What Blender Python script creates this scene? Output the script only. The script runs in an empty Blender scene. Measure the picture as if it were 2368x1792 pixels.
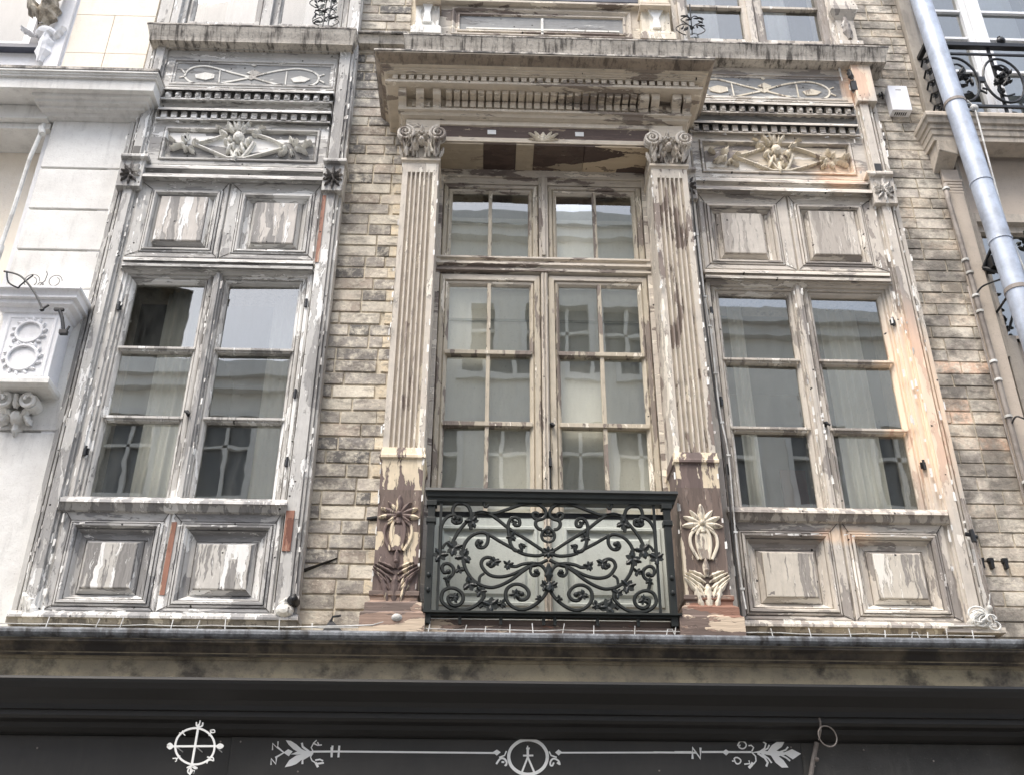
import bpy, bmesh, math, random, json
from mathutils import Vector, Matrix
from mathutils.geometry import tessellate_polygon
random.seed(7)
SC = bpy.context.scene
COL = SC.collection
# ------------------------------------------------------------------ camera
D = 5.5; EYE = 1.6
_p, _y, _r = 0.51575972, 0.02801458, 0.00451882
fw = Vector((math.sin(_y)*math.cos(_p), math.cos(_y)*math.cos(_p), math.sin(_p)))
rt = Vector((math.cos(_y), -math.sin(_y), 0)); up = rt.cross(fw)
rt2 = math.cos(_r)*rt + math.sin(_r)*up; up2 = -math.sin(_r)*rt + math.cos(_r)*up
cd = bpy.data.cameras.new('camera'); cam = bpy.data.objects.new('camera', cd); COL.objects.link(cam)
cd.sensor_width = 36; cd.lens = 36*2420/2368; cd.clip_start = 0.05; cd.clip_end = 500
m = Matrix((rt2, up2, -fw)).transposed().to_4x4(); m.translation = Vector((0, -D, EYE)); cam.matrix_world = m
SC.camera = cam
# ------------------------------------------------------------------ light
SUN_EL, SUN_AZ = 60, -35          # veiled sun, high in front of the house and a little to the left
w = bpy.data.worlds.new('World'); SC.world = w; w.use_nodes = True
nt = w.node_tree; bg = nt.nodes['Background']; sky = nt.nodes.new('ShaderNodeTexSky')
sky.sky_type = 'NISHITA'; sky.sun_disc = False; sky.sun_elevation = math.radians(SUN_EL)
sky.sun_rotation = math.radians(180-SUN_AZ); sky.dust_density = 3.0; sky.air_density = 1.0
mxs = nt.nodes.new('ShaderNodeMix'); mxs.data_type = 'RGBA'; mxs.inputs[0].default_value = .40   # thin high cloud veil over the blue
mxs.inputs[7].default_value = (6.0, 6.3, 6.9, 1); nt.links.new(sky.outputs[0], mxs.inputs[6]); nt.links.new(mxs.outputs[2], bg.inputs[0]); bg.inputs[1].default_value = 0.15
sd = bpy.data.lights.new('sun', 'SUN'); sd.energy = 1.5; sd.angle = math.radians(30); sd.color = (1, .93, .84)
sun = bpy.data.objects.new('sun', sd); COL.objects.link(sun)
sdir = Vector((math.sin(math.radians(SUN_AZ))*math.cos(math.radians(SUN_EL)), -math.cos(math.radians(SUN_AZ))*math.cos(math.radians(SUN_EL)), math.sin(math.radians(SUN_EL))))
sun.rotation_euler = sdir.to_track_quat('Z', 'Y').to_euler(); sun.location = sdir*30
SC.view_settings.view_transform = 'Standard'; SC.view_settings.look = 'None'
SC.view_settings.exposure = 1.32; SC.view_settings.gamma = 1.0
SC.render.engine = 'CYCLES'
SC.cycles.max_bounces = 8; SC.cycles.transparent_max_bounces = 12; SC.cycles.glossy_bounces = 4
# ------------------------------------------------------------------ materials
def lin(c):
    return tuple(((x/255)/12.92 if x/255 <= .04045 else ((x/255+.055)/1.055)**2.4) for x in c)+(1,)
class NT:
    def __init__(s, name):
        s.m = bpy.data.materials.new(name); s.m.use_nodes = True; s.t = s.m.node_tree
        s.b = s.t.nodes['Principled BSDF']; s.out = s.t.nodes['Material Output']
    def n(s, typ, ins=None, **kw):
        o = s.t.nodes.new(typ)
        for k, v in kw.items(): setattr(o, k, v)
        for k, v in (ins or {}).items():
            if isinstance(v, bpy.types.NodeSocket): s.t.links.new(v, o.inputs[k])
            else: o.inputs[k].default_value = v
        return o
    def math(s, op, a, b=0.0, c=0.0, clamp=False):
        o = s.n('ShaderNodeMath', {0: a, 1: b, 2: c}, operation=op); o.use_clamp = clamp; return o.outputs[0]
    def pos(s, scale=(1, 1, 1)):
        g = s.n('ShaderNodeNewGeometry')
        return s.n('ShaderNodeVectorMath', {0: g.outputs['Position'], 1: scale}, operation='MULTIPLY').outputs[0]
    def noise(s, vec, scale=1, detail=4, rough=.55, dist=0):
        return s.n('ShaderNodeTexNoise', {'Vector': vec, 'Scale': scale, 'Detail': detail, 'Roughness': rough, 'Distortion': dist})
    def step(s, v, a, b):   # smooth mask 0..1 between a and b
        return s.n('ShaderNodeMapRange', {'Value': v, 'From Min': a, 'From Max': b}, clamp=True).outputs[0]
    def mix(s, f, a, b, mode='MIX'):
        o = s.n('ShaderNodeMix', data_type='RGBA', blend_type=mode)
        for i, v in ((0, f), (6, a), (7, b)):
            if isinstance(v, bpy.types.NodeSocket): s.t.links.new(v, o.inputs[i])
            else: o.inputs[i].default_value = v
        return o.outputs[2]
    def set(s, col=None, rough=None, metal=None, bump=None, bstr=.3, bdist=.004, spec=None):
        L = s.t.links
        for k, v in (('Base Color', col), ('Roughness', rough), ('Metallic', metal), ('Specular IOR Level', spec)):
            if v is None: continue
            if isinstance(v, bpy.types.NodeSocket): L.new(v, s.b.inputs[k])
            else: s.b.inputs[k].default_value = v
        if bump is not None:
            bp = s.n('ShaderNodeBump', {'Height': bump, 'Strength': bstr, 'Distance': bdist}); L.new(bp.outputs[0], s.b.inputs['Normal'])
        return s.m

def paint(name, light, grey, white, vert=True, g=.55, wh=.36, bare=None, bareamt=.8, cell=.24, warm=None, fld=False):
    """old oil paint worn back to older coats: patches drawn out along the board"""
    s = NT(name)
    base = (15, 9, 2.6) if vert else (2.6, 9, 15)
    if fld: base = (26, 9, 1.9)
    raw = s.pos()
    wv = s.noise(s.pos((1, 1, 1)), 9, 3, .6)
    wv = s.n('ShaderNodeVectorMath', {0: wv.outputs['Color'], 1: (.5, .5, .5)}, operation='SUBTRACT').outputs[0]
    wv = s.n('ShaderNodeVectorMath', {0: wv, 'Scale': .05}, operation='SCALE').outputs[0]
    v0 = s.n('ShaderNodeVectorMath', {0: raw, 1: wv}, operation='ADD').outputs[0]
    v = s.n('ShaderNodeVectorMath', {0: v0, 1: base}, operation='MULTIPLY').outputs[0]
    vo = s.n('ShaderNodeTexVoronoi', {'Vector': v, 'Scale': .62, 'Randomness': .85}, distance='CHEBYCHEV')
    cellr = s.n('ShaderNodeSeparateColor', {0: vo.outputs['Color']}).outputs[0]
    nz = s.noise(v, .8, 7, .62).outputs[0]
    big = s.noise(raw, 1.7, 2, .5).outputs[0]
    t = s.math('ADD', nz, s.math('MULTIPLY', s.math('SUBTRACT', cellr, .5), cell))
    t = s.math('ADD', t, s.math('MULTIPLY', s.math('SUBTRACT', big, .5), .35))
    gm = s.step(t, g, g+.008); g2 = s.step(t, g+.1, g+.108); wm = s.step(t, wh+.008, wh)
    fine = s.noise(s.pos((70, 30, 5) if vert else (5, 30, 70)), 1, 4, .6).outputs[0]
    blot = s.noise(raw, 14, 5, .65).outputs[0]
    col = s.mix(s.step(blot, .35, .7), light, tuple(c*.84 for c in light[:3])+(1,))
    col = s.mix(gm, col, grey)
    col = s.mix(s.math('MULTIPLY', g2, .6), col, tuple(c*.62 for c in grey[:3])+(1,))
    col = s.mix(s.math('MULTIPLY', wm, .85), col, white)
    nf = s.noise(s.n('ShaderNodeVectorMath', {0: v, 'Scale': 2.6}, operation='SCALE').outputs[0], 1.0, 6, .7).outputs[0]
    fk = s.step(nf, .635, .65); fk2 = s.step(nf, .365, .352)
    col = s.mix(s.math('MULTIPLY', fk, .75), col, grey); col = s.mix(s.math('MULTIPLY', fk2, .8), col, white)
    rim = s.math('MULTIPLY', s.step(t, g-.012, g-.002), s.step(t, g+.006, g-.001))
    rimw = s.math('MULTIPLY', s.step(t, wh+.022, wh+.010), s.step(t, wh-.001, wh+.006))
    col = s.mix(s.math('MULTIPLY', s.math('MAXIMUM', rim, rimw), .5), col, lin((92, 86, 80)))
    if bare is not None:
        b = s.noise(s.n('ShaderNodeVectorMath', {0: v, 1: (31, 7, 13)}, operation='ADD').outputs[0], .45, 5, .6).outputs[0]
        bmk = s.step(b, bareamt-.0, bareamt+.008)
        col = s.mix(bmk, col, bare)
    if warm:   # reflected sunlight painted into the colour as peach spots (x, z, rx, rz)
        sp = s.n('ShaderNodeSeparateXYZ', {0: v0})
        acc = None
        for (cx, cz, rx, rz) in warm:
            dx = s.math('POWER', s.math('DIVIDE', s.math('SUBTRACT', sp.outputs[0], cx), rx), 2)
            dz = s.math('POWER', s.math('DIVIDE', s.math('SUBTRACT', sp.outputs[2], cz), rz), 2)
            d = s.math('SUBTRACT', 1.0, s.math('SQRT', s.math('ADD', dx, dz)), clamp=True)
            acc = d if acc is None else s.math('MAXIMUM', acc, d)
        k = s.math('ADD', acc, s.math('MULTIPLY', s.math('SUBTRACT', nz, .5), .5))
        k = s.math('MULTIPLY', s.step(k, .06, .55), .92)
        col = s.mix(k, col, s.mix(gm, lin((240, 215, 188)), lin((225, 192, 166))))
    # hairline cracks between boards and along the grain, nail holes
    cr = s.noise(s.pos((120, 40, 5) if vert else (5, 40, 120)), 1, 3, .7).outputs[0]
    crk = s.step(cr, .68, .71)
    col = s.mix(s.math('MULTIPLY', crk, .55), col, lin((70, 66, 62)))
    nv = s.n('ShaderNodeTexVoronoi', {'Vector': s.pos((1, .2, 1)), 'Scale': 11.0}); nail = s.step(nv.outputs['Distance'], .075, .055)
    keep = s.step(s.n('ShaderNodeSeparateColor', {0: nv.outputs['Color']}).outputs[1], .55, .56)
    nail = s.math('MULTIPLY', nail, keep)
    col = s.mix(nail, col, lin((38, 34, 32)))
    f = s.math('MULTIPLY_ADD', fine, .3, .85)
    fc = s.n('ShaderNodeCombineColor', {0: f, 1: f, 2: f}).outputs[0]
    col = s.mix(1.0, col, fc, 'MULTIPLY')
    h = s.math('SUBTRACT', s.math('MULTIPLY', gm, -.7), s.math('MULTIPLY', nail, 2))
    h = s.math('ADD', h, s.math('MULTIPLY', wm, .5)); h = s.math('ADD', h, s.math('MULTIPLY', fine, .8)); h = s.math('SUBTRACT', h, s.math('MULTIPLY', crk, .8))
    return s.set(col, .68, bump=h, bstr=.9, bdist=.004)

PEACH_LIGHT = [(2.60, 4.62, .26, .85), (2.45, 4.60, .12, .60), (2.36, 6.36, .22, .2), (2.62, 7.22, .14, .28), (2.02, 3.76, .22, .07)]
L1, G1, W1 = lin((192, 190, 185)), lin((150, 148, 145)), lin((234, 233, 229))
L2, G2, W2 = lin((202, 193, 179)), lin((128, 117, 109)), lin((238, 230, 214))
L3, G3, W3 = lin((204, 196, 184)), lin((152, 145, 138)), lin((236, 231, 221))
BR = lin((134, 98, 80))
P = {}
P['cool_v'] = paint('worn_grey_paint_vertical', L1, G1, W1, True, .57, .365, BR, .735)
P['cool_h'] = paint('worn_grey_paint_horizontal', L1, G1, W1, False, .57, .40, BR, .76)
P['cool_low'] = paint('worn_grey_paint_foot', lin((188, 186, 182)), lin((140, 139, 138)), W1, True, .52, .37, BR, .74)
P['mid_low'] = paint('worn_beige_paint_foot', lin((204, 196, 184)), lin((152, 145, 138)), W3, True, .54, .36, BR, .78, warm=PEACH_LIGHT)
P['cool_f'] = paint('worn_grey_paint_field', lin((200, 196, 188)), lin((140, 137, 133)), W1, True, .505, .345, None, cell=.38, fld=True)
P['warm_v'] = paint('worn_cream_paint_vertical', L2, G2, W2, True, .60, .37, BR, .80)
P['shaft_l'] = paint('column_paint_left', L2, lin((150, 137, 127)), W2, True, .70, .36)
P['shaft_r'] = paint('column_paint_right', L2, lin((130, 117, 108)), W2, True, .60, .36)
P['warm_h'] = paint('worn_cream_paint_horizontal', L2, G2, W2, False, .60, .34, BR, .78)
P['warm_dark'] = paint('worn_brown_paint', lin((150, 132, 112)), lin((96, 80, 72)), lin((206, 188, 160)), False, .47, .33, BR, .72, cell=.5)
P['warm_pale'] = paint('cream_moulding_paint', lin((214, 202, 183)), lin((148, 136, 124)), W2, False, .64, .30)
P['mid_v'] = paint('worn_beige_paint_vertical', L3, G3, W3, True, .60, .35, BR, .80, warm=PEACH_LIGHT)
P['mid_h'] = paint('worn_beige_paint_horizontal', L3, G3, W3, False, .58, .36, BR, .80, warm=PEACH_LIGHT)
P['mid_f'] = paint('worn_beige_paint_field', lin((206, 198, 184)), lin((150, 144, 137)), W3, True, .54, .33, None, cell=.36, fld=True, warm=PEACH_LIGHT)
P['ped'] = paint('pedestal_paint', lin((124, 108, 98)), lin((104, 89, 80)), lin((214, 202, 180)), True, .52, .34, BR, .74, cell=.4)
P['ped_l'] = paint('pedestal_paint_pale', lin((218, 202, 174)), lin((108, 92, 86)), lin((236, 222, 196)), True, .56, .36, BR, .80, cell=.5)
P['base'] = paint('terracotta_base_paint', lin((152, 128, 112)), lin((112, 96, 87)), lin((206, 188, 164)), False, .55, .36, BR, .6, cell=.5)
P['sash_c'] = paint('sash_paint_grey', lin((196, 193, 187)), lin((150, 147, 143)), W1, True, .60, .38)
P['sash_w'] = paint('sash_paint_cream', lin((192, 182, 163)), lin((132, 121, 112)), W2, True, .58, .34)
P['sash_m'] = paint('sash_paint_beige', lin((200, 192, 180)), lin((152, 145, 137)), W3, True, .60, .36, warm=PEACH_LIGHT)
P['relief_bg'] = lin and paint('relief_ground_grey', lin((186, 184, 178)), lin((132, 131, 129)), W1, False, .50, .35, cell=.6)
P['relief_bgw'] = paint('relief_ground_beige', lin((214, 202, 182)), lin((140, 132, 126)), W3, False, .58, .35, cell=.6, warm=PEACH_LIGHT)
P['grey_ground'] = paint('panel_ground_grey', lin((146, 147, 146)), lin((122, 122, 121)), lin((205, 204, 198)), False, .62, .28)
P['white_relief'] = paint('raised_ornament_paint', lin((226, 224, 216)), lin((176, 172, 164)), W1, True, .66, .36)
P['cream_relief'] = paint('cream_ornament_paint', lin((222, 212, 192)), lin((150, 138, 126)), W2, True, .62, .38)
P['dark_relief'] = paint('dark_ornament_paint', lin((150, 144, 138)), lin((96, 91, 87)), lin((214, 210, 203)), True, .50, .38, cell=.4)
P['cap'] = paint('capital_paint', lin((204, 196, 184)), lin((142, 132, 123)), lin((230, 224, 212)), True, .58, .36)
P['mid_f2'] = paint('calm_beige_field', lin((206, 198, 186)), lin((176, 168, 158)), W3, True, .57, .25, None, cell=.3, fld=True)
P['cool_f2'] = paint('calm_grey_field', lin((196, 190, 182)), lin((146, 143, 139)), W1, True, .55, .36, None, cell=.4, fld=True)

def stone(name, c1, c2, c3, sc=3.0, rough=.85, streak=.0, dark=lin((45, 42, 40)), darkamt=.62, sscale=(14, 14, 2.2)):
    s = NT(name)
    a = s.noise(s.pos(), sc, 8, .65).outputs[0]; b = s.noise(s.pos(), sc*7, 6, .7).outputs[0]
    col = s.mix(s.step(a, .4, .62), c1, c2); col = s.mix(s.step(b, .5, .75), col, c3)
    st = s.noise(s.pos(sscale), 1, 6, .65).outputs[0]
    k = s.step(s.math('ADD', st, s.math('MULTIPLY', a, .3)), darkamt+.02, darkamt+.16)
    col = s.mix(s.math('MULTIPLY', k, streak), col, dark)
    sp = s.noise(s.pos(), 90, 3, .7).outputs[0]
    col = s.mix(s.math('MULTIPLY', s.step(sp, .62, .7), .35), col, dark)
    return s.set(col, rough, bump=s.math('ADD', b, s.math('MULTIPLY', sp, .5)), bstr=.5, bdist=.006)
P['limestone'] = stone('limestone_frieze', lin((158, 148, 124)), lin((126, 118, 102)), lin((108, 101, 90)), 2.2, .88, .8, darkamt=.64, sscale=(5, 5, 6))
P['limestone_dirty'] = stone('limestone_sooty', lin((104, 95, 80)), lin((76, 70, 62)), lin((58, 54, 50)), 3, .9, .9, darkamt=.56, sscale=(5, 5, 3))
P['lead'] = stone('lead_flashing', lin((112, 116, 120)), lin((84, 86, 89)), lin((150, 153, 156)), 6, .6, .9, darkamt=.62)
P['ledge'] = stone('stained_sill', lin((206, 199, 187)), lin((176, 169, 158)), lin((142, 136, 128)), 7, .8, .85, lin((62, 58, 54)), .63, (34, 10, 2.6))
P['cyma'] = stone('old_brown_cyma', lin((158, 144, 126)), lin((134, 121, 106)), lin((110, 99, 88)), 5, .8, .7, lin((58, 50, 44)), .64, (26, 10, 2.5))
P['ledge_top'] = stone('weathered_zinc_top', lin((190, 184, 174)), lin((110, 104, 98)), lin((70, 66, 62)), 11, .7, .9, lin((38, 36, 35)), .58)
P['stucco'] = stone('white_stucco', lin((238, 238, 239)), lin((232, 232, 233)), lin((222, 222, 222)), 1.6, .8, .14, lin((160, 159, 156)), .66)
P['stucco2'] = stone('painted_pier_white', lin((228, 227, 222)), lin((210, 208, 203)), lin((218, 216, 211)), 3, .75, .25, lin((140, 138, 134)), .66)
P['ashlar'] = stone('cream_ashlar', lin((240, 230, 214)), lin((230, 222, 208)), lin((234, 222, 202)), 1.5, .8, .15, lin((170, 160, 150)), .7)
P['plaster_pink'] = stone('beige_plaster', lin((196, 184, 170)), lin((188, 176, 162)), lin((180, 170, 157)), 1.4, .85, .25, lin((120, 110, 100)), .7)
P['taupe'] = stone('taupe_paint', lin((166, 158, 146)), lin((152, 145, 134)), lin((142, 135, 126)), 2, .7, .3, lin((80, 75, 70)), .66)
P['taupe_light'] = stone('light_taupe_cornice', lin((196, 186, 172)), lin((182, 172, 158)), lin((168, 160, 148)), 3, .75, .4, lin((80, 75, 70)), .66)
P['white_frame'] = stone('white_window_paint', lin((240, 241, 242)), lin((232, 233, 234)), lin((225, 226, 228)), 3, .5, .05)
P['mortar'] = stone('lime_mortar', lin((216, 206, 186)), lin((192, 182, 163)), lin((168, 159, 144)), 9, .95, .5, darkamt=.66)
P['street'] = stone('asphalt_road', lin((72, 72, 72)), lin((62, 62, 62)), lin((80, 80, 79)), 3, .9)
P['pave'] = stone('paving', lin((140, 136, 130)), lin((124, 121, 116)), lin((112, 110, 106)), 3, .9)
P['opp1'] = stone('opposite_render', lin((240, 237, 228)), lin((234, 231, 222)), lin((228, 225, 217)), 1, .9)
P['opp2'] = stone('opposite_brick', lin((176, 130, 104)), lin((160, 112, 90)), lin((150, 112, 92)), 2, .9)
P['opp3'] = stone('opposite_trim', lin((238, 236, 230)), lin((230, 228, 222)), lin((224, 222, 216)), 2, .9)
P['opp_glass'] = stone('opposite_pane', lin((120, 122, 122)), lin((106, 108, 108)), lin((112, 114, 114)), 1, .4)
P['slate'] = stone('roof_slate', lin((70, 74, 80)), lin((58, 61, 66)), lin((84, 86, 90)), 4, .7)
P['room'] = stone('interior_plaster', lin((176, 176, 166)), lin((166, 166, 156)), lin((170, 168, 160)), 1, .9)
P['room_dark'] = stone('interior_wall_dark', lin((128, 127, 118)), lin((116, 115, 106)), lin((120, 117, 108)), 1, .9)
P['cloth'] = stone('grey_blind_cloth', lin((226, 225, 217)), lin((219, 218, 210)), lin((222, 221, 213)), 1.2, .9)
P['cloth_w'] = stone('pale_curtain_cloth', lin((232, 232, 226)), lin((224, 224, 217)), lin((228, 228, 221)), 3, .9)
P['doorpanel'] = stone('pale_door_panel', lin((192, 197, 189)), lin((184, 190, 182)), lin((188, 192, 185)), 2, .6, .1)
P['red'] = stone('oxblood_panel', lin((122, 52, 40)), lin((110, 48, 38)), lin((128, 60, 44)), 2, .7)
P['plant'] = stone('dark_foliage', lin((46, 50, 44)), lin((34, 38, 34)), lin((60, 58, 52)), 9, .7)

def metal(name, c, c2, rough=.5, met=0.0, sc=8):
    s = NT(name); a = s.noise(s.pos(), sc, 6, .65).outputs[0]; b = s.noise(s.pos((30, 30, 3)), 1, 5, .65).outputs[0]
    col = s.mix(s.step(a, .4, .65), c, c2); col = s.mix(s.math('MULTIPLY', s.step(b, .5, .75), .5), col, c2)
    return s.set(col, s.math('MULTIPLY_ADD', a, .25, rough-.12), met, bump=a, bstr=.2, bdist=.002)
P['iron'] = metal('green_black_iron', lin((13, 19, 17)), lin((26, 31, 28)), .45)
P['iron_bk'] = metal('black_iron', lin((14, 15, 17)), lin((30, 32, 36)), .45)
P['zinc'] = metal('bluish_zinc', lin((190, 199, 212)), lin((150, 156, 166)), .42, .2, 5)
P['barewood'] = paint('bare_brown_wood', lin((150, 104, 84)), lin((110, 66, 50)), lin((190, 160, 138)), True, .58, .33)
P['shop'] = metal('charcoal_shop_paint', lin((42, 41, 39)), lin((56, 54, 51)), .5, 0, 1.3)
P['shop2'] = metal('charcoal_shop_moulding', lin((27, 27, 26)), lin((35, 34, 33)), .5, 0, 1.3)
P['sign'] = metal('white_sign_paint', lin((236, 236, 232)), lin((226, 226, 222)), .6)
P['whitebox'] = metal('white_plastic', lin((244, 245, 248)), lin((236, 238, 242)), .4)
P['oldpipe'] = metal('grey_conduit', lin((150, 142, 134)), lin((108, 100, 94)), .6)
P['wire_w'] = metal('white_cable', lin((226, 226, 222)), lin((170, 168, 162)), .5)
P['wire_b'] = metal('black_cable', lin((28, 27, 27)), lin((52, 50, 48)), .5)
P['navy'] = metal('dark_blue_frame', lin((58, 62, 76)), lin((80, 84, 98)), .45)
P['carve'] = stone('weathered_carving', lin((196, 186, 168)), lin((140, 130, 114)), lin((110, 100, 88)), 14, .85, .6, darkamt=.6)

def glass(name, tint, refl, wav=.004):
    s = NT(name); t = s.t
    t.nodes.remove(s.b)
    wv = s.noise(s.pos(), 3.2, 2, .5).outputs[0]
    bp = s.n('ShaderNodeBump', {'Height': wv, 'Strength': .12, 'Distance': wav})
    tr = s.n('ShaderNodeBsdfTransparent', {'Color': tint}); gl = s.n('ShaderNodeBsdfGlossy', {'Color': (1, 1, .95, 1), 'Roughness': .012, 'Normal': bp.outputs[0]})
    fr = s.n('ShaderNodeFresnel', {'IOR': 1.5, 'Normal': bp.outputs[0]})
    dirt = s.noise(s.pos((9, 9, 2)), 2, 5, .6).outputs[0]
    df = s.n('ShaderNodeBsdfDiffuse', {'Color': lin((170, 172, 165))})
    k = s.math('ADD', s.math('MULTIPLY', fr.outputs[0], 1.5), refl, clamp=True)
    m1 = s.n('ShaderNodeMixShader', {0: k, 1: tr.outputs[0], 2: gl.outputs[0]})
    m2 = s.n('ShaderNodeMixShader', {0: s.math('MULTIPLY', s.step(dirt, .35, .8), .10), 1: m1.outputs[0], 2: df.outputs[0]})
    t.links.new(m2.outputs[0], s.out.inputs[0]); return s.m
P['glass'] = glass('old_window_glass', (.88, .88, .83, 1), .17)
P['glass_sky'] = glass('upper_window_glass', (.7, .74, .78, 1), .14)

def brickmat(name, soot):
    s = NT(name); at = s.n('ShaderNodeAttribute', attribute_name='Col').outputs[0]
    a = s.noise(s.pos(), 16, 7, .68).outputs[0]; b = s.noise(s.pos(), 60, 5, .7).outputs[0]; c = s.noise(s.pos(), 3.2, 5, .62).outputs[0]
    d = s.noise(s.pos((1, 1, 2.4)), 7, 6, .7).outputs[0]
    col = s.mix(s.step(a, .46, .62), at, s.mix(.75, at, lin((236, 229, 212)))); col = s.mix(s.math('MULTIPLY', s.step(s.noise(s.pos(), 34, 5, .75).outputs[0], .56, .64), .7), col, lin((234, 226, 208)))
    col = s.mix(s.math('MULTIPLY', s.step(d, .52, .62), .55), col, lin((92, 86, 80)))
    col = s.mix(s.math('MULTIPLY', s.step(b, .55, .7), .35), col, lin((60, 55, 50)))
    col = s.mix(s.math('MULTIPLY', s.step(s.math('ADD', c, s.math('MULTIPLY', a, .25)), .56, .70), soot), col, lin((80, 77, 74)))
    return s.set(col, .92, bump=s.math('ADD', a, b), bstr=.7, bdist=.006)
P['brick'] = brickmat('sooty_buff_brick', .35)
P['brick_r'] = brickmat('pale_painted_brick', .7)
P['brick'].node_tree.nodes
P['room_pale'] = stone('interior_pale', lin((190, 188, 180)), lin((184, 182, 174)), lin((180, 178, 170)), 1, .9)
# ------------------------------------------------------------------ mesh helpers
def sc(p): return 1-p/D
def X(u, p): return u*sc(p)
def Z(v, p): return EYE+(v-EYE)*sc(p)
def R(u0, u1, v0, v1, p):
    if u0 > u1: u0, u1 = u1, u0
    return (X(u0, p), X(u1, p), Z(v0, p), Z(v1, p))
def ins(r, d, dz=None):
    dz = d if dz is None else dz
    return (r[0]+d, r[1]-d, r[2]+dz, r[3]-dz)
class MB:
    def __init__(s): s.v = []; s.f = []; s.c = []; s.mi = []; s.cur = None; s.m = 0
    def add(s, vs, fs):
        k = len(s.v); s.v += [tuple(a) for a in vs]
        for f in fs: s.f.append([k+i for i in f]); s.c.append(s.cur); s.mi.append(s.m)
    def box(s, x0, x1, y0, y1, z0, z1, j=0):
        v = [(x, y, z) for x in (x0, x1) for y in (y0, y1) for z in (z0, z1)]
        if j: v = [tuple(a+random.uniform(-j, j) for a in q) for q in v]
        s.add(v, [(0, 1, 3, 2), (4, 6, 7, 5), (0, 4, 5, 1), (2, 3, 7, 6), (0, 2, 6, 4), (1, 5, 7, 3)]); return s
    def ub(s, u0, u1, v0, v1, p, back=0.0):
        r = R(u0, u1, v0, v1, p); return s.box(r[0], r[1], -p, -back, r[2], r[3])
    def rings(s, rs, cap=True, side=None, hz=None):
        """rs: list of (rect, p); picture-frame mouldings"""
        if side is not None: rs = [(rs[0][0], side)]+rs
        k0 = len(s.v)
        vs = []
        for (x0, x1, z0, z1), p in rs: vs += [(x0, -p, z0), (x1, -p, z0), (x1, -p, z1), (x0, -p, z1)]
        fs = []
        for i in range(len(rs)-1):
            for j in range(4): fs.append((4*i+j, 4*i+(j+1) % 4, 4*i+4+(j+1) % 4, 4*i+4+j))
        if cap: n = 4*(len(rs)-1); fs.append((n, n+1, n+2, n+3))
        n0 = len(s.mi); s.add(vs, fs)
        if hz is not None:
            for i in range(len(rs)-1):
                s.mi[n0+4*i] = hz; s.mi[n0+4*i+2] = hz
        return s
    def sweep(s, prof, back=0.0):
        """prof: list of (p, z, x0, x1): moulding along x with returns to the wall"""
        vs = []; fs = []
        for p, z, x0, x1 in prof: vs += [(x0, -back, z), (x0, -p, z), (x1, -p, z), (x1, -back, z)]
        n = len(prof)
        for i in range(n-1):
            for j in range(3): fs.append((4*i+j, 4*i+j+1, 4*i+5+j, 4*i+4+j))
        fs.append((0, 1, 2, 3)); k = 4*(n-1); fs.append((k, k+3, k+2, k+1))
        s.add(vs, fs); return s
    def tube(s, pts, r, seg=6, r2=None, cap=True):
        pts = [Vector(p) for p in pts]; n = len(pts); vs = []; fs = []
        prev = None
        for i, p in enumerate(pts):
            t = (pts[min(i+1, n-1)]-pts[max(i-1, 0)])
            if t.length < 1e-7: t = Vector((0, 0, 1))
            t.normalize()
            if prev is None:
                a = Vector((0, 1, 0)) if abs(t.y) < .9 else Vector((1, 0, 0)); n1 = t.cross(a).normalized()
            else: n1 = (prev-t*prev.dot(t)).normalized()
            prev = n1; n2 = t.cross(n1)
            rr = r if r2 is None else r+(r2-r)*i/(n-1)
            for k in range(seg):
                a = 2*math.pi*k/seg; vs.append(p+rr*(math.cos(a)*n1+math.sin(a)*n2))
        for i in range(n-1):
            for k in range(seg): fs.append((i*seg+k, i*seg+(k+1) % seg, (i+1)*seg+(k+1) % seg, (i+1)*seg+k))
        if cap: fs.append(tuple(range(seg-1, -1, -1))); fs.append(tuple((n-1)*seg+k for k in range(seg)))
        s.add(vs, fs); return s
    def plate(s, poly, y, h):
        """flat shape in the x-z plane, front at y-h"""
        n = len(poly); tri = tessellate_polygon([[Vector((a, b, 0)) for a, b in poly]])
        vs = [(a, y-h, b) for a, b in poly]+[(a, y, b) for a, b in poly]
        fs = [tuple(t) for t in tri]+[(i, (i+1) % n, n+(i+1) % n, n+i) for i in range(n)]
        s.add(vs, fs); return s
    def ribbon(s, pts, wd, y, h):
        n = len(pts)
        if n < 2: return s
        vs = []; fs = []
        for i in range(n):
            a = Vector(pts[max(i-1, 0)]); b = Vector(pts[min(i+1, n-1)]); t = b-a
            if t.length < 1e-7: t = Vector((1, 0))
            t.normalize(); q = Vector((-t.y, t.x))*wd/2; c = Vector(pts[i])
            for sg in (1, -1):
                e = c+q*sg; vs.append((e.x, y-h, e.y)); vs.append((e.x, y, e.y))
        for i in range(n-1):
            a = 4*i; fs += [(a, a+4, a+6, a+2), (a, a+1, a+5, a+4), (a+2, a+6, a+7, a+3)]
        fs += [(0, 2, 3, 1), (4*n-4, 4*n-3, 4*n-1, 4*n-2)]
        s.add(vs, fs); return s
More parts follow.
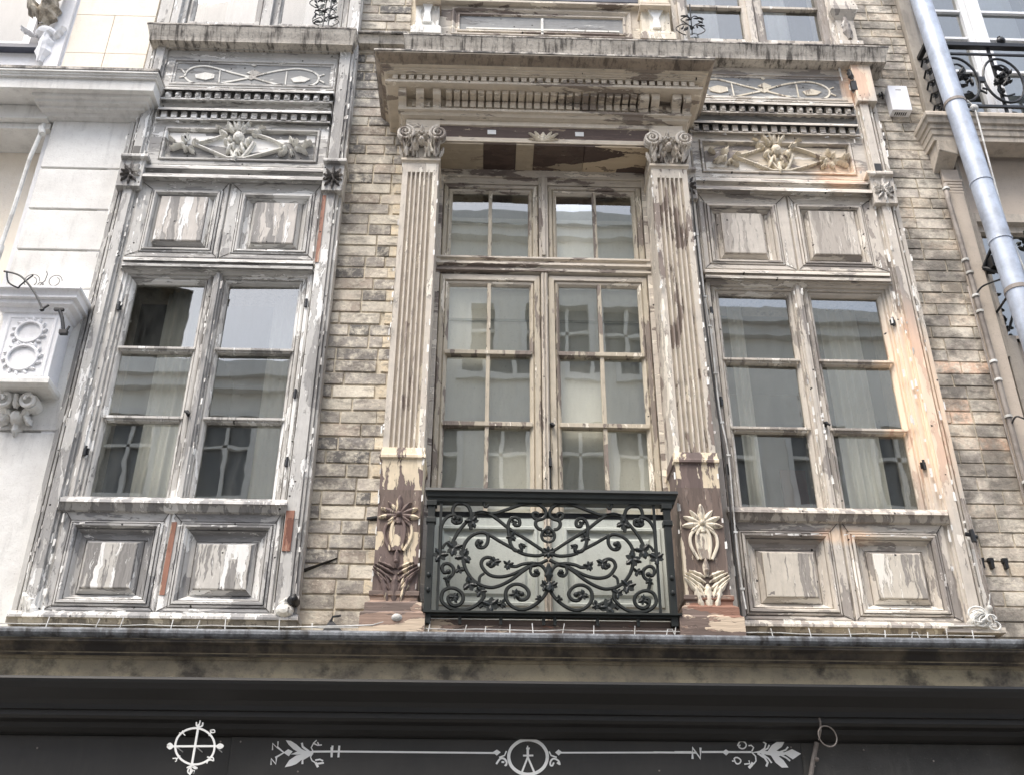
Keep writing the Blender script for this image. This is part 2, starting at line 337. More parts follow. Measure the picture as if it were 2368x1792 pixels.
    def leaf(s, cx, cz, ang, ln, wd, y, h, lobes=0, curl=.3):
        """acanthus-like leaf: base at cx,cz, tip along ang (degrees), raised midrib"""
        a = math.radians(ang); dx, dz = math.cos(a), math.sin(a); px, pz = -dz, dx
        N = 7; vs = []; fs = []
        for i in range(N):
            t = i/(N-1); wv = math.sin(math.pi*(t*.86+.08))**.8*wd/2
            if lobes and i % 2: wv *= .68
            yy = y-h*(.35+.65*math.sin(math.pi*t*.9))-(curl*h if i == N-2 else 0)
            x = cx+dx*ln*t; z = cz+dz*ln*t
            vs += [(x+px*wv, y-h*.15, z+pz*wv), (x+px*wv*.5, (yy+y)/2-h*.25, z+pz*wv*.5), (x, yy, z), (x-px*wv*.5, (yy+y)/2-h*.25, z-pz*wv*.5), (x-px*wv, y-h*.15, z-pz*wv)]
        for i in range(N-1):
            for k in range(4): q = 5*i+k; fs.append((q, q+5, q+6, q+1))
        m = len(vs)   # rim down to the ground
        for i in range(N): vs += [(vs[5*i][0], y, vs[5*i][2]), (vs[5*i+4][0], y, vs[5*i+4][2])]
        for i in range(N-1):
            fs.append((5*i, m+2*i, m+2*i+2, 5*i+5)); fs.append((5*i+4, 5*i+9, m+2*i+3, m+2*i+1))
        s.add(vs, fs); return s
    def dome(s, cx, cz, rx, rz, y, h, seg=12):
        vs = [(cx, y-h, cz)]; fs = []
        for j, (q, hh) in enumerate(((.5, .87), (.85, .5), (1, 0))):
            for k in range(seg): a = 2*math.pi*k/seg; vs.append((cx+rx*q*math.cos(a), y-h*hh, cz+rz*q*math.sin(a)))
        for k in range(seg):
            k2 = (k+1) % seg; fs.append((0, 1+k, 1+k2))
            for j in range(2): fs.append((1+j*seg+k, 1+(j+1)*seg+k, 1+(j+1)*seg+k2, 1+j*seg+k2))
        s.add(vs, fs); return s
    def star(s, cx, cz, r, y, h, n=7, rot=0):
        poly = []
        for i in range(2*n*2):
            a = rot+math.pi*i/(2*n)*1.0
            q = (1, .78, .5, .78)[i % 4]; poly.append((cx+r*q*math.cos(a), cz+r*q*math.sin(a)))
        return s.plate(poly, y, h)
def cr(pts, n=5):
    """Catmull-Rom through 2-D points"""
    out = []; N = len(pts)
    for i in range(N-1):
        p0 = pts[max(i-1, 0)]; p1 = pts[i]; p2 = pts[i+1]; p3 = pts[min(i+2, N-1)]
        for k in range(n):
            t = k/n
            out.append(tuple(.5*((2*b)+(-a+c)*t+(2*a-5*b+4*c-d)*t*t+(-a+3*b-3*c+d)*t**3) for a, b, c, d in zip(p0, p1, p2, p3)))
    out.append(tuple(pts[-1])); return out
def obj(name, mb, mat, parent=None, bevel=0, smooth=False):
    xs, ys, zs = zip(*mb.v)
    org = Vector(((min(xs)+max(xs))/2, (min(ys)+max(ys))/2, min(zs)))
    me = bpy.data.meshes.new(name); me.from_pydata([tuple(Vector(v)-org) for v in mb.v], [], mb.f); me.validate(); me.update()
    bm = bmesh.new(); bm.from_mesh(me); bmesh.ops.recalc_face_normals(bm, faces=bm.faces); bm.to_mesh(me); bm.free()
    if any(c is not None for c in mb.c):
        ca = me.color_attributes.new('Col', 'FLOAT_COLOR', 'CORNER'); li = 0
        for poly in me.polygons:
            c = mb.c[poly.index] or (1, 1, 1, 1)
            for l in poly.loop_indices: ca.data[l].color = c
    for mm in (mat if isinstance(mat, (list, tuple)) else [mat]): me.materials.append(P[mm] if isinstance(mm, str) else mm)
    for i, q in enumerate(mb.mi):
        if q and i < len(me.polygons): me.polygons[i].material_index = q
    if smooth:
        for q in me.polygons: q.use_smooth = True
    o = bpy.data.objects.new(name, me); COL.objects.link(o)
    if bevel:
        b = o.modifiers.new('bevel', 'BEVEL'); b.width = bevel; b.segments = 2; b.limit_method = 'ANGLE'; b.angle_limit = math.radians(40)
    wl = org
    if parent is not None:
        o.parent = parent; o.location = wl-wpos(parent)
    else: o.location = wl
    WP[o.name] = wl; return o
WP = {}
def wpos(o): return WP[o.name]
def thing(name, label, cat, loc, group=None):
    o = bpy.data.objects.new(name, None); COL.objects.link(o); o.location = loc; o.empty_display_size = .1
    WP[o.name] = Vector(loc); o['label'] = label; o['category'] = cat
    if group: o['group'] = group
    return o
def tag(o, label, cat, group=None):
    o['label'] = label; o['category'] = cat
    if group: o['group'] = group
    return o
def struct(o): o['kind'] = 'structure'; return o
def S2(pts, p, mir=None, du=0):
    """photo-facade coordinates to the plane p in front of the wall"""
    return [(X((u+du) if mir is None else 2*mir-u, p), Z(v, p)) for u, v in pts]
TR = json.loads('''{"rail":[[[0.35,3.67],[0.307,3.7],[0.236,3.749],[0.145,3.808],[0.083,3.859],[0.034,3.894],[-0.014,3.909],[-0.057,3.893],[-0.095,3.851],[-0.132,3.804],[-0.163,3.748],[-0.176,3.707]],[[-0.072,3.8],[-0.075,3.841],[-0.074,3.892],[-0.087,3.934],[-0.112,3.954],[-0.136,3.959],[-0.165,3.948],[-0.178,3.916],[-0.173,3.885],[-0.158,3.875],[-0.134,3.871],[-0.131,3.845],[-0.157,3.837],[-0.176,3.849],[-0.17,3.865]],[[-0.24,3.636],[-0.241,3.787],[-0.235,3.828],[-0.215,3.864],[-0.187,3.883],[-0.158,3.883]],[[-0.053,3.9],[-0.009,3.904],[0.058,3.902],[0.116,3.921],[0.188,3.949],[0.256,3.968],[0.3,3.964],[0.339,3.936],[0.35,3.905],[0.338,3.878],[0.309,3.868],[0.282,3.877],[0.275,3.903],[0.295,3.909],[0.309,3.899]],[[0.318,3.868],[0.294,3.857],[0.292,3.831],[0.308,3.811],[0.327,3.806]],[[0.362,3.814],[0.332,3.796],[0.323,3.77],[0.332,3.743],[0.361,3.73]],[[0.362,3.827],[0.342,3.806],[0.332,3.786],[0.341,3.771],[0.362,3.776]],[[0.35,3.67],[0.316,3.655],[0.279,3.652],[0.217,3.663],[0.155,3.697],[0.094,3.731],[0.046,3.761],[0.002,3.783],[-0.036,3.78],[-0.073,3.759],[-0.101,3.723],[-0.112,3.688],[-0.111,3.653],[-0.108,3.609],[-0.092,3.56],[-0.058,3.511],[-0.02,3.483],[0.017,3.469],[0.059,3.467],[0.11,3.485],[0.166,3.519],[0.222,3.564],[0.269,3.594],[0.307,3.6],[0.335,3.581],[0.353,3.542],[0.357,3.508]],[[0.002,3.783],[0.022,3.766],[0.022,3.725],[0.004,3.697],[-0.025,3.694],[-0.039,3.714],[-0.03,3.735],[-0.016,3.725]],[[0.354,3.63],[0.297,3.6],[0.25,3.589],[0.203,3.564],[0.147,3.539],[0.091,3.528],[0.039,3.537],[0.006,3.566],[-0.011,3.6],[0.0,3.63],[0.028,3.64],[0.057,3.626],[0.062,3.601],[0.043,3.586],[0.029,3.601]],[[0.345,3.625],[0.307,3.607],[0.259,3.609],[0.212,3.601],[0.179,3.588],[0.137,3.592]],[[0.264,3.585],[0.259,3.56],[0.273,3.536],[0.297,3.536],[0.306,3.551],[0.292,3.56]],[[0.357,3.483],[0.342,3.435],[0.305,3.391],[0.258,3.358],[0.212,3.345],[0.171,3.356],[0.138,3.384],[0.124,3.422],[0.133,3.461],[0.166,3.485],[0.203,3.486],[0.236,3.467],[0.252,3.434],[0.235,3.405],[0.203,3.4],[0.184,3.423],[0.194,3.443],[0.212,3.433]],[[-0.018,3.378],[-0.064,3.348],[-0.119,3.338],[-0.174,3.347],[-0.212,3.375],[-0.224,3.403],[-0.214,3.442],[-0.182,3.459],[-0.145,3.455],[-0.112,3.429],[-0.106,3.395],[-0.124,3.367],[-0.156,3.361],[-0.18,3.38],[-0.185,3.409],[-0.162,3.418],[-0.144,3.404]],[[-0.002,3.464],[0.006,3.43],[0.004,3.406],[-0.018,3.378]],[[-0.182,3.459],[-0.192,3.485],[-0.193,3.509],[-0.166,3.539],[-0.163,3.573],[-0.187,3.598],[-0.215,3.597],[-0.226,3.572],[-0.213,3.548],[-0.19,3.553]],[[-0.228,3.686],[-0.214,3.712],[-0.187,3.727]],[[0.227,3.708],[0.203,3.713],[0.212,3.683],[0.179,3.678],[0.16,3.697],[0.146,3.732],[0.141,3.768],[0.136,3.829],[0.15,3.865],[0.174,3.876],[0.198,3.861],[0.198,3.83],[0.174,3.829],[0.174,3.847]],[[-0.021,3.488],[-0.017,3.527],[0.006,3.546]],[[-0.018,3.354],[0.023,3.383],[0.06,3.388],[0.092,3.374],[0.115,3.356]],[[-0.006,3.977],[0.005,3.935],[0.024,3.951]]],"railleaf":[[-0.166,3.687,70.0,0.0],[-0.108,3.638,70.0,1.0],[-0.24,3.646,65.0,2.0],[-0.066,3.846,60.0,3.0],[0.155,3.758,45.0,1.0],[-0.072,3.482,65.0,4.0],[-0.013,3.44,50.0,2.0],[0.042,3.364,75.0,5.0],[0.137,3.595,45.0,0.0],[0.062,3.611,50.0,2.0],[0.106,3.374,40.0,1.0],[-0.13,3.564,40.0,4.0],[-0.006,3.982,35.0,0.0],[-0.153,3.404,45.0,3.0],[0.175,3.428,45.0,1.0],[0.217,3.703,30.0,2.0],[0.203,3.673,25.0,0.0],[0.343,3.478,50.0,2.0],[0.305,3.406,30.0,1.0],[-0.193,3.509,35.0,3.0],[0.169,3.845,28.0,2.0],[-0.025,3.709,28.0,1.0],[-0.152,3.855,30.0,0.0],[0.292,3.546,28.0,2.0]],"compass":[[[[-1.33,2.619],[-1.336,2.642],[-1.349,2.663],[-1.367,2.681],[-1.39,2.695],[-1.415,2.704],[-1.441,2.707],[-1.466,2.703],[-1.489,2.694],[-1.507,2.68],[-1.52,2.662],[-1.526,2.64],[-1.526,2.618],[-1.519,2.595],[-1.506,2.574],[-1.487,2.556],[-1.465,2.543],[-1.44,2.534],[-1.414,2.532],[-1.39,2.535],[-1.368,2.544],[-1.349,2.558],[-1.336,2.576],[-1.33,2.597],[-1.33,2.619]],20.0],[[[-1.558,2.617],[-1.294,2.621]],20.0],[[[-1.425,2.727],[-1.43,2.53]],22.0],[[[-1.564,2.619],[-1.554,2.629],[-1.542,2.617],[-1.551,2.608],[-1.564,2.619]],26.0],[[[-1.305,2.631],[-1.288,2.622],[-1.302,2.61],[-1.317,2.621],[-1.305,2.631]],16.0],[[[-1.438,2.737],[-1.435,2.719],[-1.42,2.712],[-1.406,2.72],[-1.406,2.735]],14.0],[[[-1.42,2.745],[-1.423,2.716]],12.0],[[[-1.516,2.684],[-1.504,2.68],[-1.5,2.694]],10.0],[[[-1.503,2.686],[-1.485,2.671]],10.0],[[[-1.363,2.697],[-1.344,2.699],[-1.34,2.688],[-1.357,2.686],[-1.363,2.697]],10.0],[[[-1.354,2.691],[-1.367,2.67]],10.0],[[[-1.529,2.559],[-1.512,2.561],[-1.508,2.548],[-1.515,2.545]],10.0],[[[-1.509,2.556],[-1.494,2.573]],10.0],[[[-1.36,2.568],[-1.34,2.565],[-1.33,2.565],[-1.326,2.55],[-1.338,2.554],[-1.353,2.55],[-1.357,2.537]],12.0],[[[-1.452,2.515],[-1.431,2.525],[-1.402,2.516],[-1.41,2.512],[-1.429,2.523]],14.0],[[[-1.431,2.523],[-1.445,2.504],[-1.439,2.49],[-1.426,2.492],[-1.426,2.506],[-1.417,2.497],[-1.417,2.488],[-1.414,2.505]],14.0],[[[-1.431,2.516],[-1.432,2.481]],14.0]],"arrowl":[[[[-1.04,2.605],[-1.043,2.637],[-1.015,2.613],[-1.017,2.647]],14.0],[[[-1.039,2.534],[-1.042,2.564],[-1.016,2.538],[-1.016,2.568]],16.0],[[[-1.02,2.621],[-0.982,2.593],[-1.022,2.568]],20.0],[[[-0.838,2.599],[-0.716,2.601]],20.0],[[[-0.746,2.621],[-0.742,2.576]],22.0],[[[-0.897,2.641],[-0.891,2.622],[-0.857,2.599]],22.0],[[[-0.884,2.539],[-0.885,2.562],[-0.837,2.592]],22.0],[[[-0.836,2.6],[-0.848,2.618],[-0.838,2.641],[-0.824,2.655]],12.0],[[[-0.838,2.639],[-0.817,2.63],[-0.796,2.632]],14.0],[[[-0.819,2.645],[-0.812,2.634]],14.0],[[[-0.837,2.594],[-0.847,2.573],[-0.837,2.555],[-0.821,2.547]],12.0],[[[-0.822,2.558],[-0.799,2.562],[-0.783,2.555]],16.0],[[[-0.82,2.54],[-0.778,2.546]],18.0],[[[-0.819,2.547],[-0.805,2.525]],24.0]],"arrowlp":[[[-0.984,2.593],[-0.962,2.61],[-0.939,2.599],[-0.956,2.576]],[[-0.946,2.585],[-0.916,2.599],[-0.877,2.599],[-0.838,2.603],[-0.826,2.598],[-0.837,2.592],[-0.876,2.59],[-0.914,2.584]],[[-0.979,2.653],[-0.953,2.65],[-0.923,2.633],[-0.894,2.61],[-0.865,2.599],[-0.9,2.591],[-0.937,2.61],[-0.963,2.632]],[[-0.97,2.523],[-0.951,2.557],[-0.918,2.58],[-0.88,2.59],[-0.837,2.596],[-0.874,2.573],[-0.914,2.539],[-0.94,2.529]]],"mid":[[[[0.341,2.584],[0.338,2.606],[0.328,2.626],[0.313,2.644],[0.293,2.657],[0.269,2.665],[0.244,2.668],[0.218,2.665],[0.195,2.656],[0.175,2.642],[0.159,2.625],[0.149,2.604],[0.146,2.582],[0.15,2.561],[0.159,2.541],[0.175,2.524],[0.195,2.511],[0.218,2.503],[0.243,2.5],[0.268,2.503],[0.292,2.512],[0.312,2.525],[0.327,2.542],[0.337,2.563],[0.341,2.584]],34.0],[[[0.242,2.623],[0.242,2.58]],26.0],[[[0.218,2.59],[0.27,2.591]],18.0],[[[0.242,2.583],[0.212,2.51]],20.0],[[[0.242,2.583],[0.275,2.509]],20.0],[[[0.234,2.625],[0.252,2.625]],18.0],[[[0.241,2.638],[0.242,2.625]],14.0],[[[0.098,2.58],[0.125,2.59],[0.134,2.611]],14.0],[[[0.084,2.548],[0.102,2.573],[0.121,2.575],[0.135,2.56],[0.133,2.543],[0.126,2.545]],20.0],[[[0.11,2.558],[0.124,2.558]],18.0],[[[0.388,2.583],[0.36,2.592],[0.35,2.611]],14.0],[[[0.403,2.547],[0.397,2.566],[0.374,2.577],[0.358,2.566],[0.355,2.547],[0.365,2.543],[0.373,2.558]],18.0],[[[0.389,2.558],[0.403,2.549]],18.0]],"midp":[[[0.064,2.604],[0.086,2.618],[0.105,2.605],[0.086,2.589]],[[0.38,2.607],[0.398,2.621],[0.416,2.608],[0.398,2.592]]],"arrowr":[[[[1.076,2.582],[1.08,2.637],[1.116,2.584],[1.121,2.637]],24.0],[[[0.987,2.614],[1.073,2.615]],20.0],[[[1.125,2.616],[1.235,2.617]],20.0],[[[1.263,2.617],[1.379,2.618]],20.0],[[[1.326,2.67],[1.344,2.67],[1.357,2.655],[1.349,2.639],[1.332,2.634],[1.317,2.643],[1.326,2.651],[1.312,2.649],[1.326,2.67]],14.0],[[[1.368,2.649],[1.382,2.651],[1.393,2.64],[1.381,2.621]],14.0],[[[1.276,2.574],[1.29,2.574],[1.288,2.586],[1.304,2.591],[1.321,2.578],[1.313,2.563],[1.297,2.561],[1.29,2.574]],14.0],[[[1.381,2.617],[1.398,2.598],[1.398,2.575],[1.384,2.56]],14.0],[[[1.337,2.559],[1.365,2.562],[1.362,2.577]],14.0],[[[1.358,2.541],[1.374,2.556],[1.381,2.567]],30.0],[[[1.445,2.669],[1.458,2.66],[1.449,2.637],[1.423,2.621]],16.0],[[[1.475,2.654],[1.465,2.637],[1.431,2.619]],16.0],[[[1.447,2.549],[1.457,2.568],[1.444,2.591],[1.41,2.613]],22.0],[[[1.477,2.566],[1.463,2.587],[1.43,2.613]],16.0],[[[1.57,2.645],[1.556,2.63],[1.519,2.618]],16.0],[[[1.572,2.577],[1.555,2.592],[1.525,2.607]],18.0]],"arrowrp":[[[1.229,2.617],[1.25,2.63],[1.269,2.617],[1.249,2.6]],[[1.463,2.623],[1.487,2.652],[1.513,2.668],[1.558,2.676],[1.538,2.645],[1.508,2.626],[1.547,2.618],[1.589,2.634],[1.632,2.612],[1.587,2.584],[1.553,2.607],[1.516,2.599],[1.538,2.58],[1.559,2.545],[1.526,2.544],[1.497,2.568],[1.477,2.602],[1.422,2.613],[1.379,2.616],[1.423,2.625]]],"tickl":[[-0.716,2.601]],"c2":[-1.738,7.242],"pan2":[[[[-1.738,7.242],[-1.878,7.284],[-1.963,7.313],[-2.075,7.342],[-2.166,7.32],[-2.204,7.263],[-2.188,7.207],[-2.115,7.164],[-1.994,7.159],[-1.892,7.19],[-1.738,7.237]],22.0],[[[-1.738,7.242],[-1.61,7.293],[-1.519,7.32],[-1.399,7.338],[-1.302,7.313],[-1.249,7.259],[-1.27,7.193],[-1.366,7.153],[-1.502,7.167],[-1.634,7.208],[-1.738,7.242]],22.0],[[[-1.962,7.304],[-1.954,7.179]],14.0],[[[-1.484,7.307],[-1.481,7.158]],14.0],[[[-2.204,7.263],[-2.244,7.308]],16.0],[[[-2.196,7.235],[-2.244,7.224]],18.0],[[[-1.25,7.268],[-1.212,7.289]],18.0],[[[-1.247,7.231],[-1.207,7.205]],18.0]],"pan2p":[[[-2.135,7.251],[-2.065,7.277],[-1.996,7.261],[-1.994,7.224],[-2.054,7.203],[-2.123,7.219]],[[-1.449,7.238],[-1.378,7.264],[-1.308,7.238],[-1.345,7.209],[-1.425,7.202]],[[-1.77,7.283],[-1.721,7.317],[-1.67,7.286],[-1.688,7.267],[-1.727,7.261]],[[-1.778,7.24],[-1.735,7.265],[-1.692,7.243],[-1.728,7.214]],[[-1.747,7.364],[-1.728,7.374],[-1.706,7.36],[-1.724,7.346]]],"c1":[-1.744,6.625],"rel":[[[[-1.823,6.682],[-1.931,6.631],[-2.035,6.594]],26.0],[[[-2.034,6.59],[-1.903,6.526],[-1.793,6.47]],24.0],[[[-1.629,6.689],[-1.528,6.653],[-1.418,6.592]],26.0],[[[-1.416,6.575],[-1.532,6.525],[-1.667,6.474]],24.0],[[[-1.813,6.614],[-1.784,6.538],[-1.749,6.472]],40.0],[[[-1.634,6.619],[-1.662,6.542],[-1.698,6.473]],40.0],[[[-1.793,6.47],[-1.666,6.47]],30.0]],"rel_leaf":[[-1.754,6.702,90.0,0.13,0.07],[-1.78,6.701,120.0,0.1,0.05],[-1.728,6.703,60.0,0.1,0.05],[-1.741,6.556,270.0,0.1,0.05],[-1.768,6.615,250.0,0.1,0.04],[-1.723,6.617,290.0,0.1,0.04],[-1.821,6.674,150.0,0.06,0.05],[-1.654,6.679,30.0,0.06,0.05],[-1.813,6.657,300.0,0.05,0.05],[-1.652,6.662,240.0,0.05,0.05],[-1.855,6.733,170.0,0.05,0.02],[-1.615,6.728,10.0,0.05,0.02],[-2.055,6.598,0.0,0.05,0.04],[-2.094,6.605,130.0,0.05,0.03],[-2.104,6.587,200.0,0.07,0.035],[-2.11,6.621,60.0,0.05,0.03],[-2.076,6.571,250.0,0.05,0.03],[-2.143,6.552,190.0,0.05,0.02],[-2.174,6.619,150.0,0.05,0.02],[-2.074,6.554,320.0,0.06,0.03],[-1.398,6.584,180.0,0.05,0.04],[-1.368,6.602,50.0,0.05,0.03],[-1.352,6.577,340.0,0.07,0.035],[-1.363,6.619,120.0,0.05,0.03],[-1.376,6.559,290.0,0.05,0.03],[-1.296,6.596,30.0,0.06,0.03],[-1.305,6.553,330.0,0.05,0.02],[-1.401,6.55,220.0,0.06,0.03]]}''')
CXM = .36      # axis of the middle window
# ------------------------------------------------------------------ street
g = MB(); g.box(-60, 60, -60, 40, -.2, 0); struct(obj('ground', g, 'pave'))
g = MB(); g.box(-60, 60, -10, -2.2, .0, .004); g.v = [(x, y, z) for x, y, z in g.v]; struct(obj('road', g, 'street'))
g = MB(); g.box(-60, 60, -2.2, 0, -.1, .13); struct(obj('pavement', g, 'pave', bevel=.02))
g = MB(); g.box(-60, 60, -14, -10, -.1, .13); struct(obj('pavement', g, 'pave', bevel=.02))

# ------------------------------------------------------------------ the timber-fronted house
house = thing('town_house', 'narrow brick town house with worn grey timber bays, columned middle window and limestone ledge', 'house', (.13, 0, 0))
def wallbox(x0, x1, z0, z1, y0=0.007, y1=.35, holes=()):
    """wall slab with rectangular openings, as one mesh"""
    mb = MB(); xs = sorted({x0, x1, *[h[0] for h in holes], *[h[1] for h in holes]}); zs = sorted({z0, z1, *[h[2] for h in holes], *[h[3] for h in holes]})
    xs = [x for x in xs if x0 <= x <= x1]; zs = [z for z in zs if z0 <= z <= z1]
    for a, b in zip(xs, xs[1:]):
        for c, d in zip(zs, zs[1:]):
            if not any(h[0] <= (a+b)/2 <= h[1] and h[2] <= (c+d)/2 <= h[3] for h in holes): mb.box(a, b, y0, y1, c, d)
    return mb
HO = [(-2.30, -1.13, 3.90, 5.50), (-.335, 1.04, 3.24, 6.40), (1.40, 2.57, 3.90, 5.50), (-2.30, -1.13, 7.72, 9.4), (1.42, 2.57, 7.72, 9.4), (-.3, 1.02, 8.10, 9.4)]
obj('wall', wallbox(-2.48, 3.115, 2.9, 15, holes=HO), 'mortar', house)
def room(x0, x1, z0, z1, y0=.36, y1=3.4, ceil='room', wall='room_dark'):
    mb = MB(); t = .06
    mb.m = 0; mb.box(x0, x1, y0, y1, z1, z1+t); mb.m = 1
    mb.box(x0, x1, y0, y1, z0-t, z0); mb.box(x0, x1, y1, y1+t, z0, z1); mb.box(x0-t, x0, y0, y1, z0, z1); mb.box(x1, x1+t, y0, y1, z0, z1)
    return mb
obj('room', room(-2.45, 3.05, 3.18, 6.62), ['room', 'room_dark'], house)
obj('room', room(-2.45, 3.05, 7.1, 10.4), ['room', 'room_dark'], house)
BP = [lin(c) for c in ((200, 193, 180), (184, 177, 167), (164, 159, 152), (152, 147, 141), (138, 134, 130), (108, 106, 104), (212, 205, 190), (176, 170, 162), (158, 152, 145), (202, 192, 177), (182, 170, 157))]
BPR = [lin(c) for c in ((210, 202, 188), (202, 192, 178), (194, 185, 172), (206, 193, 174), (184, 176, 166), (170, 163, 154), (214, 200, 182), (198, 189, 177))]
def bricks(x0, x1, z0, z1, y, pal, pitch=.0868, bl=.258, quoin=None, mort=.011):
    mb = MB(); n = int((z1-z0)/pitch)+1; k = 0
    for i in range(n):
        za = z0+i*pitch; zb = min(za+pitch-mort, z1)
        if zb-za < .02: continue
        x = x0-random.choice((0, .5, .25, .75))*bl; xe = x1
        if quoin and i % 2: xe = x1-(.05 if i % 4 else .09)
        while x < xe-.01:
            L = bl*random.choice((1, 1, .5, 1, .75))
            a, b = max(x, x0), min(x+L-mort, xe)
            if b-a > .025:
                mb.cur = random.choice(pal)
                if x0 > 2 and 4.2 < za < 4.95 and a < 2.95 and random.random() < .35: mb.cur = lin((226, 196, 172))  # glow of reflected sun on the wall, put into some bricks' colour
                mb.cur = mb.cur; f = random.uniform(.85, 1.12); mb.cur = tuple(c*f for c in mb.cur[:3])+(1,)
                mb.box(a, b, y-random.uniform(0, .005), y+.02, za+random.uniform(-.001, .001), zb, j=.0018)
            x += L
        if quoin and i % 2:
            mb.cur = lin((226, 212, 186)); mb.box(xe+.002, x1, y-.004, y+.02, za, zb, j=.0015)
    return mb
obj('brickwork', bricks(-.985, -.598, 3.16, 7.42, 0, BP, quoin=True), 'brick', house, bevel=.003)
obj('brickwork', bricks(-.985, -.62, 7.42, 9.6, 0, BP), 'brick', house, bevel=.003)
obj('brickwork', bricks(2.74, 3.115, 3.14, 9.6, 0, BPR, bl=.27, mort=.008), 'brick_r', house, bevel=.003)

# ---- ledge of limestone over the shop
XL, XR = -3.8, 2.80
def sw(prof, x0=XL, x1=XR, back=0.0): return MB().sweep([(p, z, x0, x1) for p, z in prof], back)
obj('stone_ledge', sw([(.0, 3.150), (.33, 3.112), (.335, 3.058), (.30, 3.05), (.285, 3.02), (.27, 3.008), (.262, 3.008), (.262, 3.0), (.25, 2.998), (.25, 2.990), (.24, 2.985), (.24, 2.899)]), 'limestone', house)
mb = MB().tube([(XL, -.338, 3.096), (XR-.03, -.338, 3.096)], .023, 10); mb.box(XL, XR-.03, -.336, -.31, 3.07, 3.118)
obj('gutter_roll', mb, 'lead', house, smooth=False)
obj('sooty_moulding', sw([(.334, 3.068), (.336, 3.052), (.302, 3.044), (.29, 3.022), (.274, 3.012), (.27, 3.0), (.0, 3.0)], XL, XR-.01, .01), 'limestone_dirty', house)
# ---- lower wall behind the shop
obj('shop_wall', wallbox(-2.48, 3.115, 0, 2.9, .05, .35, [(-2.2, -.4, .6, 2.2), (.6, 2.5, .6, 2.2)]), 'shop2', house)

P['cool_lowh'] = paint('worn_grey_paint_foot_rail', lin((188, 186, 182)), lin((140, 139, 138)), W1, False, .52, .37, BR, .74)
P['mid_lowh'] = paint('worn_beige_paint_foot_rail', lin((204, 196, 184)), lin((152, 145, 138)), W3, False, .54, .36, BR, .78, warm=PEACH_LIGHT)
P['crack'] = stone('dirty_open_joint', lin((70, 66, 62)), lin((56, 53, 50)), lin((80, 76, 72)), 20, .95)
P['flake'] = paint('loose_paint', lin((232, 231, 226)), lin((176, 172, 167)), W1, True, .6, .4)
